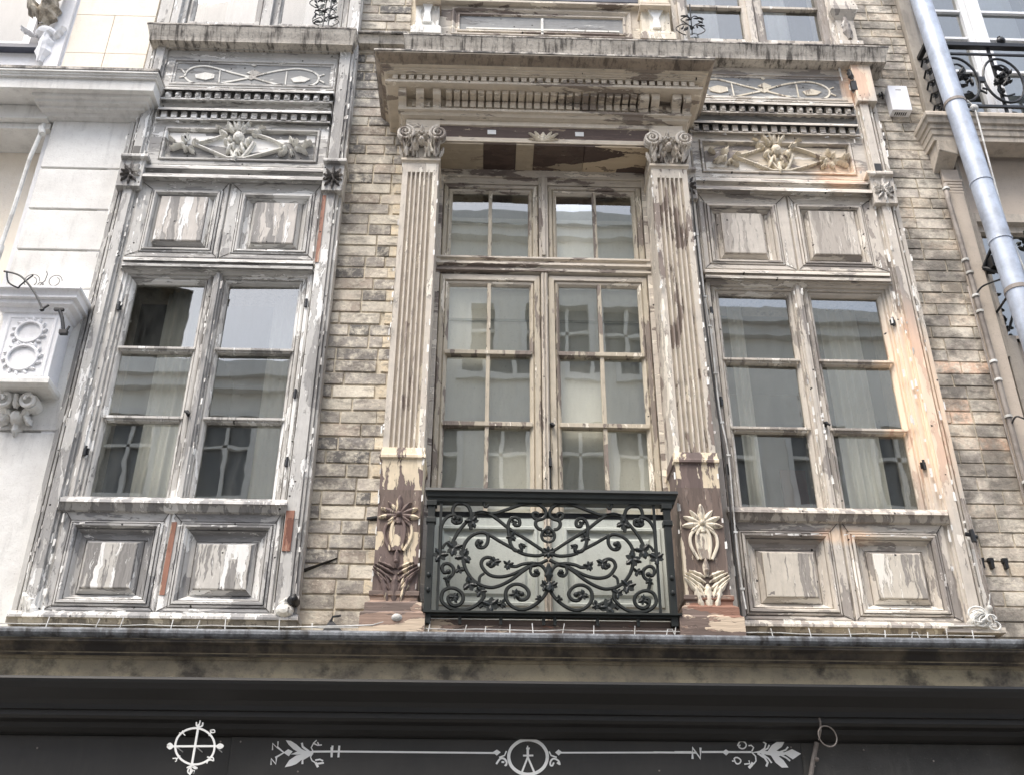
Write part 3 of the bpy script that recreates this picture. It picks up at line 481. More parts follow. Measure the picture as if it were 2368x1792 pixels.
# ---- timber bays: left one as measured, right one its mirror image
AX = .137
FLORA = []
def bay(mir, pv, ph, pf, sash, relbg, top_dark, plow):
    t = (lambda u: 2*AX-u) if mir else (lambda u: u)
    root = None
    def ub(mb, u0, u1, v0, v1, p, back=0.0):
        a, b = t(u0), t(u1); a, b = min(a, b), max(a, b); return mb.ub(a, b, v0, v1, p, back)
    def RR(u0, u1, v0, v1, p):
        a, b = t(u0), t(u1); return R(min(a, b), max(a, b), v0, v1, p)
    # carcass of stiles (vertical boards)
    c = MB()
    for u0, u1, p in ((-2.505, -2.475, .075), (-2.470, -2.454, .10), (-2.449, -2.389, .125), (-2.384, -2.365, .105), (-2.360, -2.338, .088)):
        ub(c, u0, u1, 3.27, 7.60, p)
    for u0, u1, p in ((-1.138, -1.121, .088), (-1.116, -1.039, .120), (-1.034, -1.016, .105), (-1.011, -.992, .085)):
        ub(c, u0, u1, 3.27, 7.60, p)
    bayo = obj('bay_window', c, pv, house, bevel=.003); root = bayo
    # horizontal rails
    def sweepb(prof, u0, u1, name, mat=ph):
        a, b = t(u0), t(u1); a, b = min(a, b), max(a, b)
        mb = MB().sweep([(p, Z(v, p), X(a, p)-e, X(b, p)+e) for p, v, e in prof]); return obj(name, mb, mat, root)
    sweepb([(.10, 3.305, 0), (.13, 3.30, 0), (.145, 3.285, 0), (.145, 3.272, 0), (.11, 3.262, 0), (.10, 3.24, 0)], -2.52, -.985, 'base_rail', plow)
    sweepb([(.10, 3.965, 0), (.15, 3.948, .0), (.155, 3.934, .0), (.14, 3.928, 0), (.13, 3.905, 0), (.12, 3.885, 0), (.10, 3.87, 0)], -2.385, -1.115, 'window_sill', plow)
    sweepb([(.085, 5.63, 0), (.135, 5.622, 0), (.14, 5.605, 0), (.12, 5.600, 0), (.12, 5.585, 0), (.135, 5.580, 0), (.135, 5.562, 0), (.115, 5.556, 0), (.115, 5.54, 0), (.10, 5.535, 0), (.08, 5.50, 0)], -2.343, -1.13, 'transom')
    sweepb([(.09, 6.405, 0), (.135, 6.395, 0), (.14, 6.375, 0), (.125, 6.368, 0), (.11, 6.345, 0), (.11, 6.33, 0), (.15, 6.322, 0), (.155, 6.30, 0), (.12, 6.292, 0), (.105, 6.27, 0), (.09, 6.25, 0)], -2.343, -1.13, 'frieze_rail')
    # panels
    def panel(cell, mr, fr, name, dp=0):
        c0 = RR(*cell, .095); m = RR(*mr, .095); f = RR(*fr, .085)
        mb = MB().rings([(c0, .084), (ins(c0, .005), .084), (ins(c0, .006), .098), (ins(c0, .012), .100), (ins(m, -.034), .096), (ins(m, -.034), .084), (ins(m, -.029), .084), (ins(m, -.028), .100), (ins(m, -.018), .104), (ins(m, -.018), .078), (ins(m, -.013), .078), (ins(m, -.012), .108), (m, .108), (ins(m, .010), .090), (ins(m, .010), .080), (ins(m, .014), .080), (ins(m, .016), .088), (ins(m, .034), .060), (ins(f, -.030), .054), (ins(f, -.030), .044), (ins(f, -.026), .044), (ins(f, -.025), .056), (ins(f, -.004), .082)], cap=False, side=0.0, hz=1)
        mb.m = 2; cc = ins(c0, .010); mm_ = ins(m, -.020)
        for ix, sx in ((0, 1), (1, -1)):
            for iz, sz in ((2, 1), (3, -1)):
                xa, za, xb, zb = cc[ix], cc[iz], mm_[ix], mm_[iz]; mb.ribbon([(xa, za), (xb, zb)], .0036, -.0995, .0012)
        mb.m = 0
        o = obj(name, mb, [plow if name == 'lower_panel' else pv, (plow+'h') if name == 'lower_panel' else ph, 'crack'], root)
        q = MB().rings([(ins(f, -.003), .070), (ins(f, -.001), .092), (ins(f, .003), .094)]); obj('raised_field', q, pf if name == 'lower_panel' else pf+'2', root)
        return o
    panel((-2.345, -1.748, 3.30, 3.885), (-2.265, -1.812, 3.362, 3.79), (-2.17, -1.905, 3.435, 3.69), 'lower_panel')
    panel((-1.747, -1.128, 3.30, 3.885), (-1.655, -1.19, 3.362, 3.79), (-1.565, -1.282, 3.435, 3.688), 'lower_panel')
    panel((-2.345, -1.742, 5.625, 6.262), (-2.222, -1.812, 5.70, 6.158), (-2.178, -1.873, 5.766, 6.124), 'upper_panel')
    panel((-1.741, -1.128, 5.625, 6.262), (-1.632, -1.20, 5.70, 6.15), (-1.547, -1.276, 5.76, 6.088), 'upper_panel')
    # window: jambs, cover strip, sashes, panes
    f = MB(); ub(f, -2.342, -2.318, 3.93, 5.54, .095, -.05); ub(f, -2.3178, -2.292, 3.93, 5.54, .082, -.05); ub(f, -1.152, -1.130, 3.93, 5.54, .095, -.05)
    ub(f, -2.33, -1.135, 5.475, 5.54, .06, -.05); ub(f, -2.33, -1.135, 3.90, 3.935, .06, -.05)
    fr = obj('window_frame', f, sash, root, bevel=.003)
    for (o0, o1, g0, g1) in ((-2.29, -1.745, -2.225, -1.796), (-1.700, -1.153, -1.640, -1.200)):
        ro = RR(o0, o1, 3.935, 5.50, .06); rg = RR(g0, g1, 3.950, 5.422, .035)
        mb = MB().rings([(ins(ro, .003), .06), (ins(ro, .014), .066), (ins(rg, -.028), .066), (ins(rg, -.026), .050), (ins(rg, -.022), .050), (ins(rg, -.020), .058), (ins(rg, -.010), .050), (rg, .034), (rg, .008)], cap=False, side=-.01, hz=1)
        for a, b in ((4.918, 4.950), (4.443, 4.475)):
            q = RR(g0, g1, a, b, .05); mb.box(q[0], q[1], -.056, -.01, q[2]+.005, q[3]-.005); mb.box(q[0]-.018, q[1]+.018, -.068, -.050, q[3]-.016, q[3])
        sa = obj('sash', mb, [sash, ph], root, bevel=.002)
        for a, b in ((3.945, 4.45), (4.47, 4.925), (4.945, 5.43)):
            q = RR(g0-.01, g1+.01, a, b, .02); z = random.uniform(-.004, .004)
            pb = MB().rings([((q[0], q[1], q[2], q[3]), .020)]); pb.v = [(x, y+z*(1 if k in (0, 3) else -1), w_) for k, (x, y, w_) in enumerate(pb.v)]
            obj('window_pane', pb, 'glass', root)
    f = MB(); ub(f, -1.747, -1.694, 3.94, 5.53, .088, .0); ub(f, -1.733, -1.708, 3.94, 5.53, .100, .088)
    obj('mullion', f, pv, root, bevel=.004)
    for u_, v_ in ((-2.30, 5.25), (-2.305, 4.25), (-1.143, 5.3), (-1.143, 4.65), (-1.143, 4.2)):
        x_, z_ = X(t(u_), .1), Z(v_, .1); h = MB(); h.tube([(x_, -.10, z_-.03), (x_, -.10, z_+.03)], .008, 8); h.box(x_-.016, x_+.016, -.092, -.085, z_-.02, z_+.02); obj('hinge', h, 'iron_bk', root)
    h = MB(); x_, z_ = X(t(-1.755), .07), Z(4.5, .07); h.tube([(x_, -.06, z_), (x_, -.10, z_)], .012, 8); h.tube([(x_-.015, -.10, z_+.005), (x_+.02, -.102, z_-.015)], .007, 6)
    obj('latch', h, 'iron_bk', root)
    # carved lower frieze
    ro = RR(-2.342, -1.13, 6.405, 6.80, .09); rm = RR(-2.252, -1.19, 6.447, 6.733, .09)
    mb = MB().rings([(ro, .095), (ins(rm, -.01), .095), (ins(rm, -.009), .085), (ins(rm, -.004), .085), (rm, .106), (ins(rm, .012), .106), (ins(rm, .018), .082), (ins(rm, .018), .070), (ins(rm, .022), .070), (ins(rm, .03), .078)], cap=False, side=0)
    obj('frieze_frame', mb, ph, root)
    mb = MB().rings([(ins(rm, .03), .078)]); obj('frieze_ground', mb, relbg, root)
    c0 = TR['c1'][0]; tgt = -1.744 if not mir else 1.996
    q = MB()
    for pts, wd in TR['rel']:
        pp = [(X(tgt+(a-c0), .09), Z(b, .09)) for a, b in pts]; q.ribbon(cr(pp, 4), wd*.00058, -.078, .022); q.ribbon(cr(pp, 4), wd*.00030, -.099, .010)
    for a, b, ang, ln, wd in TR['rel_leaf']:
        q.leaf(X(tgt+a-c0, .09), Z(b, .09), ang, ln*1.15, wd*1.1, -.080, .046, 1); q.leaf(X(tgt+a-c0, .09), Z(b, .09), ang+22, ln*.8, wd*.5, -.080, .05, 1)
    for a, b, r_ in ((0, 6.66, .05), (-.08, 6.615, .022), (.075, 6.615, .022), (-.37, 6.575, .022), (.33, 6.56, .022)): q.dome(X(tgt+a, .09), Z(b, .09), r_*.8, r_, -.082, .05)
    obj('carved_ornament', q, 'white_relief' if not mir else 'cream_relief', root)
    # dentil rows
    for nm, v0, v1, n, pp in (('dentil_row', 6.822, 6.905, 17, .12), ('dentil_row', 7.012, 7.098, 17, .125)):
        q = MB(); uu0, uu1 = -2.325, -1.140; st = (uu1-uu0)/n
        for i in range(n):
            a = uu0+st*(i+.18); ub(q, a, a+st*.58, v0+.016, v1-.010, pp+.012, .06)
            if nm and v0 > 6.95:   # egg-like drop under each block
                x_ = X(t(a+st*.29), pp); z_ = Z(v0+.03, pp); q.dome(x_, z_, .018, .020, -pp-.010, .014, 8)
        o = obj(nm, q, ph, root, bevel=.002)
        sweepb([(pp-.01, v1+.024, 0), (pp+.035, v1+.018, 0), (pp+.035, v1+.004, 0), (pp+.0, v1-.002, 0), (pp-.03, v1-.006, 0)], -2.343, -1.13, 'fillet')
        sweepb([(pp-.03, v0+.016, 0), (pp+.0, v0+.014, 0), (pp+.01, v0+.0, 0), (pp-.01, v0-.012, 0), (pp-.03, v0-.018, 0)], -2.343, -1.13, 'fillet')
    f = MB(); ub(f, -2.342, -1.131, 6.80, 7.14, .088); obj('frieze_board', f, 'grey_ground' if top_dark else ph, root)
    # painted upper frieze
    ro = RR(-2.342, -1.13, 7.13, 7.56, .09); rm = RR(-2.300, -1.142, 7.150, 7.392, .09)
    mb = MB().rings([(ro, .093), (ins(rm, -.004), .093), (rm, .099), (ins(rm, .010), .099), (ins(rm, .012), .090), (ins(rm, .026), .090), (ins(rm, .028), .084)], cap=False, side=0)
    obj('frieze_frame', mb, ph, root)
    mb = MB().rings([(ins(rm, .028), .084)]); obj('frieze_ground', mb, 'grey_ground', root)
    c0 = TR['c2'][0]; tgt = -1.738 if not mir else 1.97; q = MB()
    for pts, wd in TR['pan2']: q.ribbon(cr([(X(tgt+(a-c0), .09), Z(b, .09)) for a, b in pts], 5), wd*.00060, -.084, .006)
    for pts in TR['pan2p']: q.plate([(X(tgt+(a-c0), .09), Z(b, .09)) for a, b in pts], -.084, .007)
    obj('strapwork_ornament', q, 'white_relief' if not mir else 'cream_relief', root)
    sweepb([(.09, 7.62, 0), (.17, 7.62, 0), (.17, 7.585, 0), (.14, 7.565, 0), (.12, 7.535, 0), (.12, 7.515, 0), (.10, 7.505, 0), (.09, 7.50, 0)], -2.37, -1.12, 'crown_moulding')
    # capitals with rosettes on both pilasters
    for (a, b) in ((-2.512, -2.340), (-1.140, -.992)):
        a_, b_ = sorted((t(a), t(b)))
        cp = MB().sweep([(.14, Z(6.497, .14), X(a_, .14)-.006, X(b_, .14)+.006), (.18, Z(6.492, .18), X(a_, .18)-.006, X(b_, .18)+.006), (.18, Z(6.474, .18), X(a_, .18)-.006, X(b_, .18)+.006), (.165, Z(6.455, .165), X(a_, .165), X(b_, .165)), (.15, Z(6.44, .15), X(a_, .15)+.003, X(b_, .15)-.003), (.15, Z(6.215, .15), X(a_, .15)+.006, X(b_, .15)-.006), (.135, Z(6.20, .135), X(a_, .135)+.008, X(b_, .135)-.008)])
        obj('pilaster_capital', cp, pv, root, bevel=.002)
        rx, rz = X((a_+b_)/2, .15), Z(6.325, .15); q = MB()
        for k in range(10):
            an = k*36+18; l = .050+.034*abs(math.sin(math.radians(an)))
            q.leaf(rx+.006*math.cos(math.radians(an)), rz+.010*math.sin(math.radians(an)), an, l, .026, -.150, .020, 1)
            if k % 2: q.leaf(rx, rz, an+18, l*.6, .024, -.152, .032, 1)
        q.dome(rx, rz, .014, .016, -.150, .022); obj('rosette', q, 'dark_relief', root)
    # small square mortice above the outer capital
    q = MB(); ub(q, -2.446, -2.398, 6.495, 6.565, .1265, .10); obj('mortice_hole', q, 'wire_b', root)
    # foot scroll
    q = MB(); fx, fz = X(t(-2.43), .13), Z(3.31, .13)
    if mir:
        sp = [(fx+.05*math.cos(a*.45)*(1-a/22), fz+.055*math.sin(a*.45)*(1-a/22)) for a in range(20)]
        q.tube([(a, -.14, b) for a, b in sp], .012, 6); q.leaf(fx-.07, fz-.05, 60, .13, .05, -.12, .03, 1); q.leaf(fx+.06, fz-.04, 110, .12, .05, -.12, .03, 1)
    else:
        q.leaf(fx+.05, fz-.05, 120, .16, .08, -.12, .03, 1); w2 = MB().leaf(X(-1.07, .13), Z(3.30, .13), 80, .09, .08, -.12, .04, 1).dome(X(-1.06, .13), Z(3.32, .13), .05, .04, -.13, .04); obj('foot_scroll', w2, 'white_relief', root)
    obj('foot_scroll', q, 'white_relief', root)
    rnd = random.Random(31 if mir else 17); q = MB()
    for k in range(330):
        if rnd.random() < .62:
            u = rnd.choice((-2.505, -2.47, -2.45, -2.385, -2.36, -2.338, -2.29, -1.138, -1.118, -1.035, -1.013, -.992, -1.747, -1.694))+rnd.uniform(-.006, .006); vv = rnd.uniform(3.3, 7.5)
            if -1.8 < u < -1.6: vv = rnd.uniform(3.95, 5.5)
            l, w_ = rnd.uniform(.012, .060), rnd.uniform(.004, .013)
        else:
            vv = rnd.choice((3.27, 3.30, 3.80, 3.93, 3.90, 5.56, 5.61, 6.27, 6.31, 6.39, 6.80, 7.12))+rnd.uniform(-.006, .006); u = rnd.uniform(-2.33, -1.14); w_, l = rnd.uniform(.012, .055), rnd.uniform(.004, .011)
        p_ = .126 if u < -2.385 and u > -2.45 else .112
        x, z = X(t(u), p_), Z(vv, p_); o1 = rnd.uniform(.001, .009); tl = rnd.uniform(-.3, .3)*w_
        q.add([(x-w_/2, -p_, z-l/2), (x+w_/2, -p_-o1, z-l/2+tl), (x+w_/2+tl, -p_-o1*1.3, z+l/2), (x-w_/2, -p_-.001, z+l/2+tl*.5)], [(0, 1, 2, 3)])
    if not mir:
        for u0, u1, v0, v1, p_ in ((-1.120, -1.096, 5.62, 6.17, .1262), (-1.113, -1.066, 3.66, 3.90, .1262), (-1.741, -1.712, 3.40, 3.82, .103)):
            b_ = MB(); ub(b_, u0, u1, v0, v1, p_, p_-.02); obj('bare_wood_strip', b_, 'barewood', root)
    fl = obj('paint_flakes', q, 'flake', root); fl['kind'] = 'stuff'
    return root
bayL = bay(False, 'cool_v', 'cool_h', 'cool_f', 'sash_c', 'relief_bg', False, 'cool_low')
bayR = bay(True, 'mid_v', 'mid_h', 'mid_f', 'sash_m', 'relief_bgw', True, 'mid_low')
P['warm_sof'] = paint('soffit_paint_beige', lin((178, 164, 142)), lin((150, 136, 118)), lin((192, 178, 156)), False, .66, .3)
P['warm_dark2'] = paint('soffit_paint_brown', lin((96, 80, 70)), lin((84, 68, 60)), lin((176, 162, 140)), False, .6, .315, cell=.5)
# ------------------------------------------------------------------ middle window between the columns
cw = MB()
WX0, WX1 = -.335, 1.045
cw.box(WX0-.02, WX0+.022, -.03, .05, 3.16, 6.40); cw.box(WX1-.022, WX1+.02, -.03, .05, 3.16, 6.40)
cw.box(WX0, WX1, -.035, .05, 6.335, 6.40); cw.box(WX0+.02, WX1-.02, -.02, .05, 6.285, 6.335)
cwin = obj('french_window', cw, 'warm_h', house, bevel=.003)
mb = MB().sweep([(p, z, WX0+.001, WX1-.001) for p, z in [(.0, 5.675), (.035, 5.672), (.04, 5.655), (.02, 5.648), (.02, 5.625), (.045, 5.62), (.05, 5.60), (.03, 5.592), (.03, 5.578), (.04, 5.572), (.04, 5.556), (.0, 5.548)]], -.05)
obj('transom', mb, 'warm_h', cwin)
mb = MB(); mb.box(.326, .386, -.035, .04, 5.67, 6.34); mb.box(.345, .367, -.048, -.035, 5.68, 6.33)
obj('mullion', mb, 'warm_v', cwin, bevel=.003)
def leafsash(o, g, bars_v, bars_h, name, mat, cw_parent, panes=True):
    """o outer rect, g glass rect in metres"""
    mb = MB().rings([(ins(o, .003), .010), (ins(o, .010), .018), (ins(g, -.032), .018), (ins(g, -.030), .0), (ins(g, -.026), .0), (ins(g, -.023), .010), (ins(g, -.010), .004), (g, -.012), (g, -.04)], cap=False, side=-.04, hz=1)
    for x in bars_v: mb.box(x-.012, x+.012, -.010, .034, g[2]-.012, g[3]+.012)
    xs = [g[0]]+bars_v+[g[1]]
    for z in bars_h: mb.box(g[0]-.014, g[1]+.014, -.020, .034, z-.014, z+.014)
    s_ = obj(name, mb, [mat, 'warm_h'], cw_parent, bevel=.003)
    zs = [g[2]]+sorted(bars_h)+[g[3]]
    if panes:
        for a, b in zip(xs, xs[1:]):
            for c, d in zip(zs, zs[1:]):
                k = random.uniform(-.003, .003); q = MB(); q.add([(a-.004, .016+k, c-.004), (b+.004, .016-k, c-.004), (b+.004, .016-k, d+.004), (a-.004, .016+k, d+.004)], [(0, 1, 2, 3)])
                obj('window_pane', q, 'glass', cw_parent)
    return s_
for o, g, bv in (((-.313, .326, 5.675, 6.285), (-.250, .256, 5.699, 6.220), [.004]), ((.386, 1.023, 5.675, 6.285), (.446, .952, 5.703, 6.222), [.700])):
    leafsash(o, g, bv, [], 'sash', 'sash_w', cwin)
for o, g, bv, pn in (((-.313, .335, 3.20, 5.545), (-.246, .262, 3.905, 5.462), [.006], (-.232, .284)), ((.378, 1.023, 3.20, 5.545), (.452, .955, 3.905, 5.470), [.708], (.462, .972))):
    leafsash((o[0], o[1], 3.872, o[3]), g, bv, [4.955, 4.463], 'sash', 'sash_w', cwin)
    # boarded foot of the french window
    c0 = (o[0], o[1], 3.20, 3.8718); m0 = (pn[0], pn[1], 3.375, 3.80)
    mb = MB().rings([(c0, .013), (ins(m0, -.02), .013), (ins(m0, -.014), .022), (m0, .022), (ins(m0, .012), .004), (ins(m0, .04), .0), (ins(m0, .055), .010)], side=-.04)
    obj('kick_panel', mb, 'doorpanel', cwin)
mb = MB(); mb.box(.336, .3775, -.030, .03, 3.20, 5.55); mb.box(.343, .351, -.042, -.030, 3.21, 5.545); mb.box(.362, .370, -.042, -.030, 3.21, 5.545)
obj('meeting_stile', mb, 'warm_v', cwin, bevel=.003)
mb = MB(); mb.tube([(.392, -.014, 4.455), (.392, -.05, 4.45)], .011, 8); mb.tube([(.38, -.05, 4.455), (.405, -.052, 4.44)], .009, 6); mb.tube([(.374, -.03, 4.05), (.374, -.03, 4.28)], .007, 6); mb.box(.366, .384, -.05, -.03, 4.18, 4.23)
obj('bolt_and_knob', mb, 'iron_bk', cwin)
mb = MB(); mb.box(-.55, 1.28, -.30, .05, 3.112, 3.165); mb.box(WX0-.01, WX1+.01, -.29, .04, 3.1655, 3.20)
obj('threshold', mb, 'base', cwin, bevel=.004)
# sheer blind hung behind the panes
def curtain(x0, x1, z0, z1, y, mat, amp=.012, n=60, parent=None, name='curtain'):
    q = MB(); vs = []; fs = []
    for i in range(n+1):
        x = x0+(x1-x0)*i/n; yy = y+amp*math.sin(i*1.25)+amp*.6*math.sin(i*.53+1)
        vs += [(x, yy, z0), (x, yy+.003, z1)]
    for i in range(n): fs.append((2*i, 2*i+2, 2*i+3, 2*i+1))
    q.add(vs, fs); return obj(name, q, mat, parent, smooth=True)
curtain(-.33, .30, 3.8, 6.02, .07, 'cloth', .003, 20, cwin, 'roller_blind'); curtain(.40, 1.04, 3.8, 6.02, .074, 'cloth', .003, 20, cwin, 'roller_blind')
mb = MB(); mb.box(-.33, 1.04, .055, .10, 6.02, 6.05); mb.box(-.33, 1.04, .060, .066, 5.235, 5.25); obj('blind_rail', mb, 'room', cwin)
# curtains and things seen through the side windows
curtain(-2.08, -1.86, 3.3, 6.0, .20, 'cloth_w', .02, 24, bayL, 'curtain'); curtain(-1.40, -1.14, 3.3, 6.0, .24, 'cloth', .02, 16, bayL, 'curtain')
curtain(1.58, 1.68, 3.3, 6.0, .22, 'cloth_w', .012, 12, bayR, 'curtain'); curtain(2.20, 2.46, 3.3, 6.0, .25, 'cloth_w', .03, 26, bayR, 'curtain')
mb = MB(); mb.box(2.02, 2.19, .95, .98, 3.6, 4.65); obj('picture_panel', mb, 'red', bayR)

# ---- columns
def column(x0, x1, name, pal, shaft, pedpal, mirror=False):
    """x0,x1: shaft sides; front plane p=.285"""
    pf_ = .285; zb, zt = 4.105, 6.222
    mb = MB(); w_ = x1-x0
    # fluted front
    nf = 6; m_ = .030; fwid = (w_-2*m_)/nf; SEG = 6
    xs = [(x0, 0)]+[(x0+m_*.6, 0)]
    for i in range(nf):
        a = x0+m_+i*fwid+.004; b = x0+m_+(i+1)*fwid-.004
        for k in range(SEG+1):
            tt = k/SEG; xs.append((a+(b-a)*tt, math.sin(math.pi*tt)**.7*.024))
    xs += [(x1-m_*.6, 0), (x1, 0)]
    zf0, zf1 = Z(4.262, pf_), Z(6.392, pf_)
    zs = [(zb, 0), (zf0-.001, 0), (zf0, .0), (zf0+.012, 1), (zf1-.016, 1), (zf1-.008, .75), (zf1-.002, .4), (zf1, 0), (zt, 0)]
    vs = [(x, -pf_+d*k, z) for z, k in zs for x, d in xs]; n = len(xs)
    fs = [(j*n+i, j*n+i+1, (j+1)*n+i+1, (j+1)*n+i) for j in range(len(zs)-1) for i in range(n-1)]
    mb.add(vs, fs)
    # sides
    mb.add([(x0, -pf_, zb), (x0, 0.04, zb), (x0, 0.04, zt+.2), (x0, -pf_, zt+.2)], [(0, 1, 2, 3)]); mb.add([(x1, -pf_, zb), (x1, 0.04, zb), (x1, 0.04, zt+.2), (x1, -pf_, zt+.2)], [(0, 1, 2, 3)])
    mb.add([(x0, -pf_, zt), (x1, -pf_, zt), (x1, -pf_+.001, zt+.2), (x0, -pf_+.001, zt+.2)], [(0, 1, 2, 3)])
    col = obj(name, mb, shaft, house)
    q = MB().sweep([(pf_, zt+.030, x0, x1), (pf_+.016, zt+.027, x0-.012, x1+.012), (pf_+.016, zt+.010, x0-.012, x1+.012), (pf_+.006, zt+.004, x0-.004, x1+.004), (pf_, zt-.006, x0, x1)])
    obj('necking', q, pal, col)
    # pedestal
    q = MB().sweep([(pf_, 4.165, x0, x1), (.296, 4.160, x0-.006, x1+.006), (.306, 4.118, x0-.006, x1+.006), (.312, 4.108, x0-.012, x1+.012), (.312, 4.094, x0-.012, x1+.012), (.30, 4.086, x0-.004, x1+.004), (.298, 4.06, x0, x1), (.298, 3.945 if mirror else 3.905, x0, x1)])
    obj('pedestal_top', q, 'ped_l', col)
    if mirror: seg_ = ((3.9448, 3.338, 'ped'),)
    else: seg_ = ((3.9048, 3.665, 'ped'), (3.6648, 3.338, 'ped_l'))
    for za_, zb_2, mt_ in seg_: obj('pedestal', MB().box(x0, x1, -.298, 0, zb_2, za_), mt_, col)
    q = MB().sweep([(.302, 3.340, x0-.003, x1+.003), (.314, 3.335, x0-.014, x1+.014), (.314, 3.312, x0-.014, x1+.014), (.306, 3.306, x0-.006, x1+.006), (.306, 3.285, x0-.006, x1+.006), (.328, 3.270, x0-.03, x1+.03), (.330, 3.225, x0-.03, x1+.03), (.336, 3.215, x0-.05, x1+.05), (.336, 3.150, x0-.05, x1+.05), (.336, 3.115, x0-.05, x1+.05)])
    obj('column_base', q, 'base', col, bevel=.003)
    rnd = random.Random(5 if mirror else 6); fk = MB()
    for _ in range(42):
        x = rnd.choice((x0, x1))+rnd.uniform(-.012, .004); z = rnd.uniform(3.3, 6.2); l, w_ = rnd.uniform(.01, .05), rnd.uniform(.004, .012); o1 = rnd.uniform(.002, .010)
        fk.add([(x-w_/2, -pf_-.014, z-l/2), (x+w_/2, -pf_-.014-o1, z-l/2), (x+w_/2, -pf_-.014-o1, z+l/2), (x-w_/2, -pf_-.015, z+l/2)], [(0, 1, 2, 3)])
    fo = obj('paint_flakes', fk, 'flake', col); fo['kind'] = 'stuff'
    # flower and acanthus carved on the pedestal
    cx = (x0+x1)/2; y = -.298; g = MB()
    zf = Z(3.885 if not mirror else 3.86, .3)
    for an, l, wd in ((20, .095, .034), (50, .085, .03), (90, .10, .04), (130, .085, .03), (160, .095, .034), (-10, .10, .036), (190, .10, .036), (-38, .07, .026), (218, .07, .026), (270, .05, .05)):
        g.leaf(cx+.01*math.cos(math.radians(an)), zf+.01*math.sin(math.radians(an)), an, l, wd, y, .018)
    g.dome(cx, zf, .018, .018, y, .034)
    for s_ in (-1, 1):
        for k, (a_, b_) in enumerate(((.028, .010), (.058, .009))):
            g.tube([(X_, y-.006, Z_) for X_, Z_ in cr([(cx+s_*a_*.6, zf-.035), (cx+s_*a_*1.15, zf-.07), (cx+s_*a_*1.2, zf-.13), (cx+s_*a_*.6, zf-.205)], 5)], b_, 6)
    g.plate([(cx-.028, zf-.06), (cx+.028, zf-.06), (cx+.034, zf-.12), (cx+.012, zf-.20), (cx-.012, zf-.20), (cx-.034, zf-.12)], y, .010)
    zl = zf-.32
    for s_ in (-1, 1):
        for k, (dz, an, l) in enumerate(((-.13, 68, .13), (-.12, 50, .16), (-.085, 42, .15), (-.05, 36, .135), (-.01, 28, .115), (.02, 22, .09))):
            g.leaf(cx+s_*.008, zl+dz, an if s_ > 0 else 180-an, l, .030, y, .020, 1)
    g.leaf(cx, zl-.17, 90, .15, .055, y, .020); g.leaf(cx-.03, zl-.17, 105, .15, .04, y, .026, 1); g.leaf(cx+.03, zl-.17, 75, .15, .04, y, .026, 1)
    g.leaf(cx, zl+.02, 90, .10, .035, y, .024); g.dome(cx, zl+.055, .014, .014, y, .03)
    obj('flower_carving', g, 'ped_l' if not mirror else 'cream_relief', col)
    # composite capital
    k = MB(); zc0, zc1 = zt+.030, zt+.245; cx = (x0+x1)/2; yc = -pf_
    k.rings([((x0+.012, x1-.012, zc0, zc1), .29)], side=.0)
    for s_ in (-1, 1):
        vx, vz = cx+s_*.108, zc0+.165
        sp = []
        for i in range(46):
            a = math.pi/2+(-s_)*(-i*.30)*1.0; r_ = .060*(1-i/52)
            sp.append((vx+r_*math.cos(a)*1.0, -.352-.018*i/46, vz+r_*math.sin(a)))
        k.tube(sp, .0125, 7, .006); k.dome(vx, vz, .054, .054, -.330, .014, 14); k.tube([(vx, -.30, vz), (vx, -.345, vz)], .050, 14)
        k.dome(vx, vz, .012, .012, -.352, .024)
        # stalk falling inward from the volute
        k.tube([(X_, -.325, Z_) for X_, Z_ in cr([(vx-s_*.02, vz+.060), (vx-s_*.062, vz+.02), (vx-s_*.060, vz-.05), (vx-s_*.035, vz-.135)], 5)], .012, 6)
        k.leaf(cx+s_*.088, zc0+.002, 90-s_*6, .115, .050, -.300, .050, 1, 1.0); k.leaf(cx+s_*.052, zc0+.002, 90+s_*4, .095, .034, -.298, .038, 1, 1.0); k.leaf(cx+s_*.118, zc0+.01, 90-s_*18, .085, .030, -.285, .03, 1)
        k.tube([(X_, -.33, Z_) for X_, Z_ in cr([(vx, vz+.062), (cx+s_*.06, zc1-.012), (cx, zc1-.03)], 5)], .011, 6)
        k.leaf(cx+s_*.012, zc0+.125, 90-s_*50, .07, .03, -.305, .045, 1); k.leaf(cx+s_*.012, zc0+.12, -90+s_*40, .05, .025, -.305, .04)
    k.leaf(cx, zc0+.19, 90, .055, .03, -.325, .04, 1); k.dome(cx, zc0+.118, .026, .030, -.305, .062); k.dome(cx-.022, zc0+.150, .014, .014, -.305, .05); k.dome(cx+.022, zc0+.150, .014, .014, -.305, .05)
    k.tube([(cx-.022, -.30, zc0), (cx-.034, -.318, zc0+.045), (cx-.026, -.315, zc0+.085)], .007, 6); k.tube([(cx+.022, -.30, zc0), (cx+.034, -.318, zc0+.045), (cx+.026, -.315, zc0+.085)], .007, 6)
    for s_ in (-1, 1):
        for an, l, w_, dx, dz, hh in ((110, .07, .022, .095, .05, .06), (70, .06, .02, .10, .055, .05), (100, .05, .02, .07, .075, .06), (250, .04, .022, .09, .12, .05), (290, .035, .02, .07, .11, .05), (60, .045, .018, .035, .03, .045), (120, .045, .018, .04, .03, .045)):
            k.leaf(cx+s_*dx, zc0+dz, an if s_ > 0 else 180-an, l, w_, -.315, hh, 1, 1.2)
    for a_ in range(7): k.dome(cx-.072+a_*.024, zc1-.018, .009, .009, -.325, .016, 8)
    for a_ in range(6): k.dome(cx+.03*math.cos(a_*1.05), zc0+.16+.02*math.sin(a_*1.05), .010, .010, -.34, .024, 8)
    obj('volute_capital', k, 'cap', col, smooth=False)
